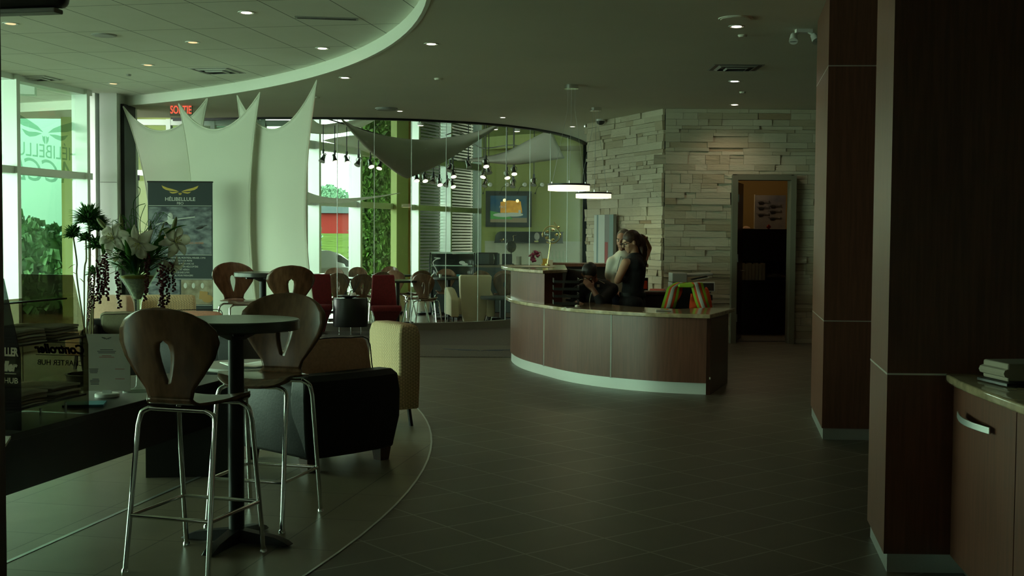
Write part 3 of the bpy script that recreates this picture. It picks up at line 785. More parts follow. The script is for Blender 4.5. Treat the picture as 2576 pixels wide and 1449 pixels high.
obj('star_base', b5, 'plastic_black', oc)
# safety vest: two draped fronts over the chair back, each a curved cloth band with stripes
vt = thing('safety_vest', 'lime and orange safety vest with silver stripes draped over the office chair', 'safety vest', (1.89, 13.05, .74))
def vpanel(mb, prof, u0, u1, th=.012, dy=0, n=14):
    # prof(v) -> (xl, xr, y, z)
    vs = []; fs = []
    for j in range(n + 1):
        xl, xr, y, zz = prof(j / n)
        for i in range(4):
            uu = u0 + (u1 - u0) * i / 3
            vs.append(V((xl + (xr - xl) * uu, y + dy - .012 * math.sin(uu * 3.1 + j * .5), zz)))
    for j in range(n):
        for i in range(3): fs.append((j * 4 + i, j * 4 + i + 1, j * 4 + i + 5, j * 4 + i + 4))
    return mb.add(vs, fs)
def Lp(v):   # left front panel, top to bottom (image left)
    return (interp([0, .3, 1], [-.09, -.20, -.272], v), interp([0, .3, 1], [.02, -.06, -.115], v), -.055 - .05 * math.sin(v * 1.6), interp([0, .12, .3, 1], [.262, .25, .205, -.02], v))
def Rp(v):
    return (interp([0, .3, .75, 1], [.035, .06, .10, .13], v), interp([0, .3, .75, 1], [.185, .205, .24, .27], v), -.055 - .05 * math.sin(v * 1.6), interp([0, .12, .3, 1], [.262, .25, .205, -.02], v))
for prof in (Lp, Rp):
    pn = obj('front_panel', vpanel(MB(), prof, 0, 1), 'vest_lime', vt, smooth=True, solid=.008)
    obj('orange_stripe', vpanel(MB(), prof, .18, .80, dy=-.006), 'vest_orange', pn, smooth=True, solid=.004)
    obj('silver_stripe', vpanel(MB(), prof, .34, .62, dy=-.010), 'vest_silver', pn, smooth=True, solid=.004)
mb = MB(); mb.loft([[V((x, -.045 + .10 * math.cos(t) * .7, .215 + .045 * math.sin(t) * (1.1 if t < PI else .2) )) for t in [k * PI / 5 for k in range(10)]] for x in (-.09, -.05, 0, .05, .10)]); obj('collar', mb, 'vest_lime', vt, sub=1)
mb = MB(); mb.loft([[V((cx0 + r * math.cos(t) * .5, .01 + r * math.sin(t), zz)) for t in [k * PI / 5 for k in range(10)]] for zz, cx0, r in ((.22, .235, .04), (.1, .262, .06), (0, .28, .065), (-.1, .28, .06))]); obj('jacket_side', mb, 'vest_orange', vt, sub=1)
def Lo(v): return (interp([0, 1], [-.10, -.135], v), interp([0, .3, 1], [-.03, -.03, -.085], v), -.045 - .03 * math.sin(v * 1.6), .21 - .16 * v)
def Ro(v): return (interp([0, 1], [.06, .04], v), interp([0, 1], [.10, .16], v), -.045 - .035 * math.sin(v * 1.6), .14 - .16 * v)
for q in (Lo, Ro): obj('jacket_lining', vpanel(MB(), q, 0, 1), 'vest_orange', vt, smooth=True, solid=.006)
# canvas painting, wall switch
pt = thing('painting', 'tall abstract canvas in teal and grey stripes on the angled stone wall', 'painting', (1.49, 18.38, 1.33), math.atan2(YW - 19.2, 2.13 - 1.20))
W2, H2 =  .32, .47
obj('canvas', MB().box((0, -.07, 0), (.66, .05, 1.0)), 'canvas_grey', pt)
for x0, x1, mm in ((-.33, -.24, 'canvas_white'), (-.24, -.18, 'canvas_teal'), (-.18, .04, 'canvas_white'), (.20, .33, 'canvas_teal')): obj('painted_stripe', MB().box(((x0 + x1) / 2, -.0965, 0), (x1 - x0, .003, .995)), mm, pt)
obj('painted_patch', MB().box((.10, -.0975, -.08), (.10, .002, .32)), 'canvas_red', pt)
simple('light_switch', MB().box((0, 0, 0), (.08, .02, .13)), 'plastic_white', 'small white switch plate on the stone left of the painting', 'switch', (1.31, 18.87, 1.33), -1.19)
# ------------------------------------------------ office contents
hc = thing('hutch_cabinet', 'black office cabinet with open shelf seen through the doorway', 'cabinet', (3.95, 18.5, 0))
obj('base_cabinet', MB().box((0, 0, .40), (.95, .5, .80)), 'cabinet_dark', hc); obj('desk_top', MB().box((0, 0, .82), (1.0, .54, .04)), 'cabinet_dark', hc)
obj('upper_cabinet', MB().box((0, .1, 1.38), (.95, .3, .5)), 'cabinet_dark', hc); obj('back_panel', MB().box((0, .24, 1.0), (.95, .02, .4)).box((-.46, .1, 1.0), (.02, .3, .36)), 'cabinet_dark', hc)
for i in range(7):
    simple('binder', MB().box((0, 0, .13 - i % 2 * .008), (.045, .2, .26 - i % 2 * .016)), 'paper', 'pale ring binder in the row on the office cabinet shelf, %s from the left' % ('first', 'second', 'third', 'fourth', 'fifth', 'sixth', 'seventh')[i], 'binder', (3.56 + i * .052, 18.45, .842), 0, 'binders on the office shelf')
simple('document_bag', MB().ell((0, 0, .05), (.16, .1, .06), 12), 'plastic_black', 'black bag slumped on the office cabinet top', 'bag', (4.06, 18.4, .84))
ps_ = thing('poster', 'poster of grey helicopters leaning on the office wall', 'poster', (4.02, 19.2, 1.64))
obj('sheet', MB().box((.12, 0, .26), (.5, .01, .55), 0, -.02), 'poster', ps_)
obj('border', MB().box((-.135, -.006, .26), (.012, .012, .57)).box((.12, -.006, -.01), (.5, .012, .02)), 'paper', ps_)
def heli(mb, x, z, s, y=-.012):
    mb.ell((x, y, z), (.05 * s, .003, .018 * s), 10); mb.box((x + .08 * s, y, z + .004), (.10 * s, .004, .006 * s)); mb.box((x, y, z + .024 * s), (.16 * s, .003, .003 * s)); mb.box((x + .13 * s, y, z + .014 * s), (.008 * s, .004, .03 * s)); mb.box((x, y, z - .022 * s), (.07 * s, .003, .003 * s))
mb = MB()
for zz in (.42, .33, .22): heli(mb, -.03, zz, 1.0); heli(mb, .16, zz - .06, 1.0)
obj('helicopter_print', mb, 'ink', ps_)
simple('maple_leaf', MB().ell((0, 0, .03), (.035, .01, .03), 6).ell((0, 0, .03), (.02, .01, .045), 6), 'red_ink', 'small red leaf ornament on top of the office cabinet', 'ornament', (3.97, 18.5, 1.632))
simple('hard_hat', MB().lathe([(.07, 0), (.06, .02), (.03, .035), (0, .04)], n=16), 'fabric_tan', 'small tan object on the left end of the office cabinet top', 'ornament', (3.62, 18.5, 1.632), smooth=True)

# ------------------------------------------------ bar stools and high tables
def shell_chair(root, zs, m, wscale=1.0):
    # plywood shell: seat + neck + leaf shaped back with a slot, local +y is forward
    hw = lambda t: interp([0, .10, .25, .45, .62, .75, .86, .94, .985, 1], [.098, .108, .150, .200, .222, .214, .180, .128, .070, .02], t)
    sl = lambda t: interp([0, .17, .28, .40, .52, .60, .625, .63, 1], [0, 0, .012, .022, .026, .020, .008, 0, 0], t)
    sw = lambda t: interp([0, .03, .12, .3, .55, .75, .9, 1], [.06, .12, .175, .21, .205, .16, .115, .098], t)
    def path_b(t): # back
        z = .035 + .40 * t; y = -.205 - .055 * t - .035 * t * t; return y, z
    mbk = MB()
    def half(sgn, mb, n=40, k=7):
        vs = []; fs = []
        for j in range(n + 1):
            t = j / n; y, z = path_b(t); w = hw(t); s_ = sl(t)
            for i in range(k + 1):
                x = s_ + (w - s_) * i / k
                vs.append(V((sgn * x * wscale, y + 1.15 * x * x * (.4 + .6 * t), zs + z)))
        for j in range(n):
            for i in range(k):
                q = (j * (k + 1) + i, j * (k + 1) + i + 1, (j + 1) * (k + 1) + i + 1, (j + 1) * (k + 1) + i); fs.append(q if sgn > 0 else q[::-1])
        mb.add(vs, fs)
    half(1, mbk); half(-1, mbk)
    # weld centre line
    def weld(mb):
        idx = {}; nv = []; mp = []
        for v in mb.v:
            kx = (round(v[0], 5), round(v[1], 5), round(v[2], 5))
            if kx not in idx: idx[kx] = len(nv); nv.append(v)
            mp.append(idx[kx])
        mb.v = nv; mb.f = [tuple(mp[i] for i in f) for f in mb.f]; return mb
    obj('backrest', weld(mbk), m, root, smooth=180, solid=.011, label='leaf shaped plywood back with a slot')
    st_ = MB()
    def seat(u, v):
        w = sw(v); x = (u * 2 - 1) * w
        if v < .86: y = .195 - .36 * v / .86; z = .012 - .03 * sm(max(0, 1 - v / .2)) - .006
        else: k = (v - .86) / .14; a = k * PI / 2; y = -.165 - .04 * math.sin(a); z = .006 + .029 * (1 - math.cos(a)) * 1.0
        return V((x * wscale, y, zs + z + .9 * x * x * (1 - v) * (1 if v > .15 else .5)))
    st_.grid(seat, 12, 30); obj('seat', st_, m, root, smooth=180, solid=.011)
def bar_stool(label, loc, rz):
    t = thing('bar_stool', label, 'bar stool', loc, rz, 'dark wood bar stools')
    zs = .745; shell_chair(t, zs, 'walnut', 1.12)
    for sy in (1, -1):
        fy, ty = .245 * sy, .15 * sy
        for sx in (-1, 1):
            fp = V((sx * .207, fy, .012)); tp = V((sx * .193, ty + .012 * sy, zs - .10))
            lg = MB(); lg.tube([fp, tp] + cat([tp, (sx * .182, ty, zs - .045), (sx * .140, ty, zs - .022)], 4)[1:], .0115, 12)
            lg.lathe([(.017, 0), (.017, .012), (.012, .02)], (fp.x, fp.y, 0), 12)
            obj('leg', lg, 'chrome', t, smooth=True)
        obj('seat_frame', MB().tube([(-.14, ty, zs - .022), (.14, ty, zs - .022)], .0115, 12), 'chrome', t, smooth=True)
    k = (.25 - .012) / (zs - .112); fx = .207 - .014 * k; fy = .245 - .083 * k
    c4 = [(-fx, -fy, .25), (fx, -fy, .25), (fx, fy, .25), (-fx, fy, .25)]
    for i in range(4): obj('footrest', MB().tube([c4[i], c4[(i + 1) % 4]], .009, 10), 'chrome', t, smooth=True)
    return t
BS = []
tbp = P(589, 1361, .02)
st1 = bar_stool('dark wood bar stool with its back to the camera, nearest of all', (-1.43, 5.38, 0), math.radians(-17))
dup(st1, (-1.285, 6.20, 0), math.radians(166), 'dark wood bar stool facing the camera behind the near high table', 'dark wood bar stools')
def bar_table(label, loc):
    t = thing('bar_table', label, 'table', loc, 0, 'round black high tables')
    obj('tabletop', MB().lathe([(0, 1.04), (.295, 1.04), (.303, 1.046), (.303, 1.084), (.297, 1.09), (0, 1.09)], n=64), 'table_top', t, smooth=30)
    obj('pole', MB().tube([(0, 0, .04), (0, 0, 1.0)], .037, 24), 'black_metal', t, smooth=True)
    obj('top_bracket', MB().lathe([(.04, .99), (.10, 1.02), (.12, 1.04)], n=24).box((0, 0, 1.03), (.36, .05, .02), .3).box((0, 0, 1.03), (.05, .36, .02), .3), 'black_metal', t)
    for i in range(4):
        a = math.radians(-15) + i * PI / 2
        d = V((math.cos(a), math.sin(a), 0)); q = V((-math.sin(a), math.cos(a), 0)); secs = []
        for r, w, h in ((.03, .036, .075), (.12, .032, .062), (.21, .032, .048), (.26, .036, .03), (.285, .030, .016)):
            c = d * r; secs.append([c - q * w + V((0, 0, .012)), c + q * w + V((0, 0, .012)), c + q * w * .8 + V((0, 0, h)), c - q * w * .8 + V((0, 0, h))])
        obj('base_arm', MB().loft(secs).lathe([(.012, 0), (.012, .014)], tuple(d * .25), 10), 'black_metal', t, bevel=.006)
    return t
bt = bar_table('round black high table between the two near bar stools', (tbp.x + .005, 5.72, 0))
dup(bt, Q(661, 690, 12.75).xy.to_3d(), .2, 'round black high table far off in front of the white sails', 'round black high tables')
p = Q(606, 700, 13.15); dup(st1, (p.x, p.y, 0), math.radians(-115 - 30), 'brown bar stool facing right at the far high table', 'dark wood bar stools')
p = Q(720, 700, 12.35); dup(st1, (p.x, p.y + .1, 0), math.radians(18), 'near black bar stool back seen from behind at the far high table', 'dark wood bar stools')

# ------------------------------------------------ console table at the left
ct = thing('console_table', 'long black console table running off the left edge of the photo', 'table', (0, 0, 0))
ca, cb = V((-1.72, 7.45, 0)), V((-2.42, 4.2, 0)); dd = (ca - cb).normalized(); nn = V((-dd.y, dd.x, 0))
def cslab(o0, o1, z0, z1, s0=0, s1=1):
    a = cb.lerp(ca, s0); b = cb.lerp(ca, s1)
    return MB().prism([(v.x, v.y) for v in (a + nn * o0, b + nn * o0, b + nn * o1, a + nn * o1)], z0, z1)
obj('tabletop', cslab(0, .62, .58, .61), 'black_laminate', ct, bevel=.003)
obj('apron', cslab(.004, .05, .345, .58), 'black_laminate', ct)
obj('apron', cslab(.57, .615, .345, .58), 'black_laminate', ct)
obj('leg', MB().box((-2.02, 7.32, .19), (.44, .12, .38), .12).box((-1.765, 7.30, .3), (.06, .2, .6), .12), 'black_laminate', ct)
obj('leg', MB().prism([(v.x, v.y) for v in (cb + nn * .0 + dd * .72, cb + nn * .10 + dd * .72, cb + nn * .10 + dd * .90, cb + nn * .0 + dd * .90)], 0, .345), 'paint_white', ct)
simple('low_black_box', MB().box((0, 0, .16), (.5, .42, .32), .21), 'black_laminate', 'black box on the floor below the console at the left edge', 'box', (-2.30, 4.64, 0), bevel=.004)
ZR = .612
# smoked acrylic literature rack
RO_ = V((-2.33, 5.18, ZR))
rk = thing('literature_rack', 'dark smoked acrylic literature rack with shelves on the console table', 'rack', RO_)
rx, ry = V((.985, .17, 0)), V((-.2, .98, 0))
def RT(p): return rx * p[0] + ry * p[1] + V((0, 0, p[2]))
def rprism(poly_, axis0, a0, a1):
    # polygon in (y,z), extruded along rack x from a0 to a1
    n = len(poly_); vs = [RT((a0, y, z)) for y, z in poly_] + [RT((a1, y, z)) for y, z in poly_]
    return MB().add(vs, [tuple(range(n))[::-1], tuple(range(n, 2 * n))] + [(i, (i + 1) % n, n + (i + 1) % n, n + i) for i in range(n)])
RO_ = cb.lerp(ca, (5.30 - cb.y) / (ca.y - cb.y)) + V((0, 0, ZR))
rk.location = (0, 0, 0)
def RT(s, w, z): return RO_ + dd * s + nn * w + V((0, 0, z))
def panel(s):
    pg = [(.01, 0), (.01, .34), (.09, .68), (.37, .68), (.37, 0)]; n = 5
    vs = [RT(s, w, z) for w, z in pg] + [RT(s + .006, w, z) for w, z in pg]
    return MB().add(vs, [tuple(range(n))[::-1], tuple(range(n, 2 * n))] + [(i, (i + 1) % n, n + (i + 1) % n, n + i) for i in range(n)])
glass('glass_smoke_dark', (.22, .24, .24), 1.45)
RL = .54
obj('side_panel', panel(0), 'glass_smoke_dark', rk, label='near smoked side panel with cream lettering')
obj('side_panel', panel(RL), 'glass_smoke', rk, label='far smoked side panel with reversed dark lettering')
def rslab(s0, s1, w0, w1, z0, z1, dz=0):
    vs = [RT(s, w, z + (dz if w == w1 else 0)) for z in (z0, z1) for s, w in ((s0, w0), (s1, w0), (s1, w1), (s0, w1))]
    return MB().add(vs, [(0, 3, 2, 1), (4, 5, 6, 7), (0, 1, 5, 4), (1, 2, 6, 5), (2, 3, 7, 6), (3, 0, 4, 7)])
for z in (.09, .375, .56): obj('shelf', rslab(.006, RL, .02 if z < .5 else .12, .37, z, z + .008, -.02), 'black_laminate', rk)
obj('back_panel', rslab(.006, RL, .365, .372, 0, .56), 'glass_smoke', rk)
for s in (.18, .38): obj('support_post', MB().tube([RT(s, .03, .075), RT(s, .03, -.0)], .006, 8), 'chrome', rk)
nf = frameT(RT(-.002, .045, .345), -nn, (0, 0, 1))
text('lettering', 'CONTROLLER', .052, 'fabric_cream' if 0 else 'gold_letter' if 0 else 'leather_cream', frameT(RT(-.002, .02, .335), -nn, (0, 0, 1)), rk, align='RIGHT', sx=.62, bold=.002)
text('lettering', 'Controller', .060, 'leather_cream', frameT(RT(-.002, .03, .268), -nn, (0, 0, 1)), rk, align='RIGHT', shear=.25, bold=.003, sx=.8)
obj('letter_rule', MB().bar(RT(-.002, .03, .255), RT(-.002, .3, .255), .0015, .003), 'leather_cream', rk)
text('lettering', 'CHARTER HUB', .036, 'leather_cream', frameT(RT(-.002, .02, .212), -nn, (0, 0, 1)), rk, align='RIGHT')
text('lettering', 'Controller', .062, 'ink', frameT(RT(RL + .008, .165, .292), nn, (0, 0, 1)), rk, shear=.25, bold=.003)
text('lettering', 'CHARTER HUB', .038, 'ink', frameT(RT(RL + .008, .165, .232), nn, (0, 0, 1)), rk)
obj('letter_rule', MB().bar(RT(RL + .008, .03, .282), RT(RL + .008, .3, .282), .0015, .003).bar(RT(RL + .008, .03, .345), RT(RL + .008, .3, .345), .0015, .003), 'ink', rk)
k = 0
for zz, words in ((.098, 'lower'), (.383, 'upper')):
    for sc_, side in ((.13, 'near'), (.40, 'far')):
        for i in range(5):
            rr = random.Random(k); k += 1
            c = RT(sc_ + rr.uniform(-.012, .012), .17 + rr.uniform(-.01, .01), zz + .007 + i * .0135 - .008)
            m_ = MB(); m_.grid(lambda u, v: V(((u - .5) * .21, (v - .5) * .275, .0035 * math.sin(u * 3.1) + .002 * math.sin(v * 5 + i))), 6, 6)
            simple('magazine', m_, 'paper_grey' if i % 2 else 'paper', 'pale magazine, %s, %s pile, %s shelf of the smoked rack' % (('bottom one', 'second from the bottom', 'middle one', 'second from the top', 'top one')[i], side, words), 'magazine', c, math.atan2(nn.y, nn.x) + PI / 2 + rr.uniform(-.06, .06), 'magazines in the smoked rack', smooth=True, solid=.011)
# leaflet holder, booklet
lf = thing('sign_holder', 'upright white sign sheet on a round foot at the rack end of the console', 'sign', (-2.20, 6.46, .61), .05)
obj('sheet', MB().box((0, 0, .185), (.25, .006, .31)), 'paper', lf); obj('foot', MB().lathe([(.065, 0), (.065, .014), (.06, .018), (0, .018)], n=32).box((0, 0, .025), (.05, .012, .02)), 'plastic_white', lf, smooth=30)
obj('winged_emblem', wing_logo(frameT(V((0, -.0045, .315)), (1, 0, 0), (0, 0, 1)), .026), 'ink', lf)
ln = MB()
for zz, w, x in ((.255, .07, 0), (.246, .10, 0), (.238, .09, 0), (.150, .05, -.07), (.143, .045, -.07), (.136, .045, -.07), (.129, .04, -.07), (.095, .035, -.06), (.088, .05, -.065), (.081, .05, -.065), (.074, .045, -.065), (.067, .045, -.065)): ln.box((x, -.0035, zz), (w, .001, .003))
obj('printed_text', ln, 'ink', lf)
ln = MB()
for zz, w, x in ((.222, .05, 0), (.214, .08, 0), (.150, .05, .07), (.096, .05, .07)): ln.box((x, -.0035, zz), (w, .001, .0025))
obj('printed_text', ln, 'red_ink', lf)
simple('booklet', MB().box((0, 0, .006), (.20, .15, .012)), 'water_blue', 'thin blue covered booklet lying in front of the sign holder', 'booklet', (-2.20, 6.12, .61), .22)
simple('booklet', MB().box((0, 0, .006), (.16, .22, .012)), 'paper', 'pale booklet lying at the near end of the console by the rack', 'booklet', (-2.20, 4.98, .61), .3)
# ------------------------------------------------ vase and flowers
VX, VY = -2.10, 6.68
vs_ = thing('glass_vase', 'tall martini shaped glass vase on the black console', 'vase', (VX, VY, .61))
prof = [(.085, 0), (.085, .006), (.03, .014), (.012, .03), (.010, .10), (.012, .40), (.022, .50), (.045, .56), (.155, .735), (.150, .735), (.041, .562), (.016, .505)]
obj('glass_body', MB().lathe(prof, n=48), 'glass_vase', vs_, smooth=50)
obj('gravel', MB().lathe([(0, .515), (.020, .52), (.046, .575), (.084, .635), (0, .64)], n=32), 'gravel', vs_, smooth=True)
obj('gold_flakes', MB().lathe([(.083, .636), (.092, .650), (.05, .656), (0, .652)], n=24), 'gold', vs_, smooth=True)
VB = V((VX, VY, 0))
def VP(px, py, dy=0): return Q(px, py, VY + dy)
root_pt = V((VX, VY, 1.25))
def petal(mb, c, d, nrm, L, w, curl=.5, lift=.5, n=8, k=4):
    d = d.normalized(); s = d.cross(nrm).normalized()
    def f(u, v):
        t = v; ww = w * (math.sin(PI * min(1, t * .92 + .06)) ** .8) * (1 - .25 * t)
        out = L * t; h = L * (lift * t * (1 - t * .6) - curl * max(0, t - .5) ** 2 * 2.0)
        x = (u - .5) * 2
        return c + d * out * (.95 - .1 * t) + s * x * ww + nrm * (h + .18 * w * (1 - abs(x)) * -1 + .10 * w * x * x) 
    mb.grid(f, k, n)
def lily(px, py, dy, nrm, size, label, rot=0):
    c = VP(px, py, dy); nrm = V(nrm).normalized(); x, y = basis(nrm)
    t = thing('lily', label, 'lily', c, 0, 'white lilies in the vase')
    for layer in (0, 1):
        for i in range(3):
            a = rot + (i + layer * .5) * 2 * PI / 3; m_ = MB(); petal(m_, V((0, 0, 0)), x * math.cos(a) + y * math.sin(a), nrm, size, size * (.30 if layer else .22), .9, .55)
            obj('petal', m_, 'petal', t, smooth=180, solid=.0015)
    m_ = MB()
    for i in range(6):
        a = i * PI / 3; m_.tube([V((0, 0, 0)), nrm * size * .5 + (x * math.cos(a) + y * math.sin(a)) * size * .14], .0016, 5); m_.ell(nrm * size * .5 + (x * math.cos(a) + y * math.sin(a)) * size * .14, (.003, .003, .006), 6)
    obj('stamens', m_, 'petal_throat', t)
    m_ = MB(); m_.tube(cat([V((0, 0, 0)), -nrm * .03 + V((0, 0, -.01)), (root_pt - c) * .55 + V((0, 0, .02)), root_pt - c], 5), .0028, 6); obj('stem', m_, 'leaf', t, smooth=True)
lily(287, 600, -.06, (-.15, -1, .25), .115, 'white lily at the left of the bouquet, widest open and facing the camera', .3)
lily(350, 612, -.10, (.1, -.9, -.25), .12, 'white lily in the middle of the bouquet, petal pointing down', -PI / 2 + .25)
lily(440, 607, -.02, (.55, -.8, .1), .115, 'white lily at the right of the bouquet, turned to the right', .15)
lily(300, 650, -.04, (-.6, -.5, -.3), .06, 'small white lily low on the left over the vase rim', .9)
lily(432, 668, -.02, (.3, -.5, -.8), .085, 'white lily hanging at the lower right below the vase rim', .3)
for i, (x0, y0, x1, y1, lb) in enumerate(((270, 578, 243, 548, 'pale green closed lily bud leaning left above the white lilies'), (306, 590, 303, 538, 'pale green closed lily bud standing upright left of centre'), (432, 590, 444, 545, 'pale green closed lily bud above the right lily'), (398, 600, 413, 560, 'thin curved green bud against the banner'), (380, 595, 378, 555, 'thin upright green bud at the edge of the banner'))):
    a, b = VP(x0, y0), VP(x1, y1); th = .012 if i < 3 else .006
    t = thing('lily_bud', lb, 'flower bud', a, 0, 'lily buds in the vase')
    obj('bud', MB().tube([(b - a) * q for q in (0, .12, .35, .7, .9, 1)], [th * .4, th * .8, th * 1.1, th, th * .6, .001], 8), 'bud', t, smooth=True)
    obj('stem', MB().tube(cat([V((0, 0, 0)), (root_pt - a) * .5 + V((0, .01, .0)), root_pt - a], 5), .0025, 5), 'leaf', t)
rnd = random.Random(11)
# leafy filler
def blade(mb, a, b, w, bend=.15):
    a = V(a); b = V(b); d = b - a; s, _ = basis(d); s = (s + V((rnd.uniform(-.5, .5), rnd.uniform(-.5, .5), 0))).normalized(); up = V((0, 0, 1))
    vs = []; fs = []
    for i in range(6):
        t = i / 5; p = a + d * t + up * bend * d.length * math.sin(PI * t); ww = w * math.sin(PI * (t * .85 + .1)); vs += [p - s * ww, p, p + s * ww]; vs[-2] = p - up * ww * .3
    for i in range(5): fs += [(i * 3, i * 3 + 1, i * 3 + 4, i * 3 + 3), (i * 3 + 1, i * 3 + 2, i * 3 + 5, i * 3 + 4)]
    mb.add(vs, fs)
m_ = MB()
for i in range(70):
    a = rnd.uniform(0, 6.28); r = rnd.uniform(.02, .12); z0 = rnd.uniform(1.27, 1.33); p0 = V((VX + r * .6 * math.cos(a), VY + r * .6 * math.sin(a), z0)); rr = rnd.uniform(.09, .24)
    blade(m_, p0, V((VX + rr * math.cos(a), VY + rr * .7 * math.sin(a), rnd.uniform(1.33, 1.48))), rnd.uniform(.007, .02), .1)
for (x0, y0, x1, y1) in ((330, 600, 322, 575), (318, 650, 308, 598), (395, 640, 410, 590), (405, 600, 470, 566), (400, 585, 425, 572), (260, 640, 268, 600), (430, 650, 365, 660), (265, 655, 330, 655)): blade(m_, VP(x0, y0, -.05), VP(x1, y1, -.07), .020, .12)
tag(obj('bouquet_foliage', m_, 'leaf', smooth=True, solid=.0008), 'dense green leaves filling the rim of the glass vase', 'foliage', kind='stuff')
m_ = MB()
for i in range(34):
    a = rnd.uniform(0, 6.28); r = rnd.uniform(.01, .05); q = V((VX + r * math.cos(a), VY + r * math.sin(a), 1.28)); b = V((VX + rnd.uniform(-.13, .16), VY + rnd.uniform(-.1, .1), rnd.uniform(1.48, 1.64))); c = b + V((rnd.uniform(-.14, .14), rnd.uniform(-.05, .05), rnd.uniform(-.12, .0)))
    m_.tube(cat([q, q.lerp(b, .6) + V((0, 0, .05)), b, c], 5), .0013, 4)
for pts in (((345, 640), (338, 560), (336, 510), (350, 490), (352, 475), (346, 470)), ((352, 640), (342, 540), (345, 520), (365, 512)), ((360, 630), (352, 560), (366, 515))):
    m_.tube(cat([VP(x, y) for x, y in pts], 6), .0020, 5)
tag(obj('curly_grass', m_, 'leaf_dark'), 'thin curly dark grass stalks rising above the white lilies', 'grass stalks', kind='stuff')
ORD = ['first', 'second', 'third', 'fourth', 'fifth', 'sixth', 'seventh', 'eighth']
strands = [(232, 690, 220, 810, .8), (238, 720, 232, 778, 1), (248, 655, 248, 765, 1.2), (258, 650, 256, 750, 1.2), (268, 660, 262, 735, 1), (262, 640, 270, 757, 1.1), (292, 685, 301, 778, 1.2), (226, 700, 222, 790, .8), (372, 640, 364, 758, 1.1), (367, 650, 368, 740, .9), (408, 665, 403, 775, 1.2), (412, 680, 408, 780, 1.2), (420, 672, 421, 768, 1.1), (432, 662, 437, 735, 1), (400, 680, 396, 720, .9)]
for i, (x0, y0, x1, y1, w) in enumerate(strands):
    side = 'left' if x0 < 310 else 'right'
    a, b = VP(x0, y0, -.12 + .012 * (i % 5)), VP(x1, y1, -.12 + .012 * (i % 5)); t = thing('berry_strand', 'dark red berry strand, %s from the left on the %s side of the vase' % (ORD[sorted([q[2] for q in strands if (q[0] < 310) == (x0 < 310)]).index(x1)], side), 'berry strand', a, 0, 'berry strands on the %s of the vase' % side)
    stp = cat([(root_pt + V((0, 0, .10)) - a) * .7, V((0, 0, .025)), (b - a) * .4 + V((.004, 0, 0)), b - a], 5)
    obj('stem', MB().tube(stp, .0016, 5), 'stem', t)
    m_ = MB(); nB = int((b - a).length / .0062)
    for j in range(nB):
        tt_ = j / nB; p_ = (b - a) * tt_ + V((.004 * math.sin(tt_ * PI), 0, 0)); an = rnd.uniform(0, 6.28); rr = .0105 * w * (1 - .35 * tt_)
        m_.ell(p_ + V((rr * math.cos(an), rr * math.sin(an), rnd.uniform(-.003, .003))), (.0070 * w, .0070 * w, .0056 * w), 6)
    obj('berries', m_, 'berry', t, smooth=True)
# ------------------------------------------------ dracaena
dr = thing('dracaena_plant', 'tall dracaena plant with tufted crowns between the window and armchairs', 'plant', Q(222, 700, 9.8).xy.to_3d())
D0 = dr.location.copy()
def DP(px, py, dy=0): return Q(px, py, 9.8 + dy) - D0
obj('pot', MB().lathe([(.0, 0), (.14, 0), (.18, .32), (.19, .34), (.17, .34), (.16, .30), (0, .30)], n=32), 'plastic_black', dr, smooth=30)
crowns = [((224, 560), .17, (222, 720), 330), ((184, 594), .10, (196, 720), 150), ((216, 604), .08, (212, 700), 110), ((246, 578), .13, (236, 720), 200), ((242, 622), .11, (236, 720), 130), ((236, 690), .08, (234, 740), 80)]
for (cx1, cy1), rr, (sx1, sy1), nb in crowns:
    c = DP(cx1, cy1); m_ = MB()
    for i in range(nb):
        a = rnd.uniform(0, 6.28); e = rnd.uniform(-.25, 1.3); d = V((math.cos(a) * math.cos(e), math.sin(a) * math.cos(e), math.sin(e)))
        blade(m_, c + d * .01, c + d * rr * rnd.uniform(.6, 1.1), .011, .12)
    obj('leaf_crown', m_, 'leaf_dark', dr, smooth=True, solid=.0008)
    obj('stem', MB().tube(cat([V((rnd.uniform(-.06, .06), 0, .3)), DP(sx1, sy1), (DP(sx1, sy1) + c) / 2 + V((.01, 0, 0)), c], 6), .007, 8), 'stem', dr, smooth=True)
m_ = MB()
for (x0, y0, x1, y1) in ((190, 665, 172, 675), (192, 690, 178, 684), (214, 645, 225, 655), (230, 600, 240, 612), (228, 640, 240, 650), (200, 700, 214, 715)): blade(m_, DP(x0, y0), DP(x1, y1), .008, .1)
obj('dry_leaves', m_, 'gold_wood', dr, solid=.0008)

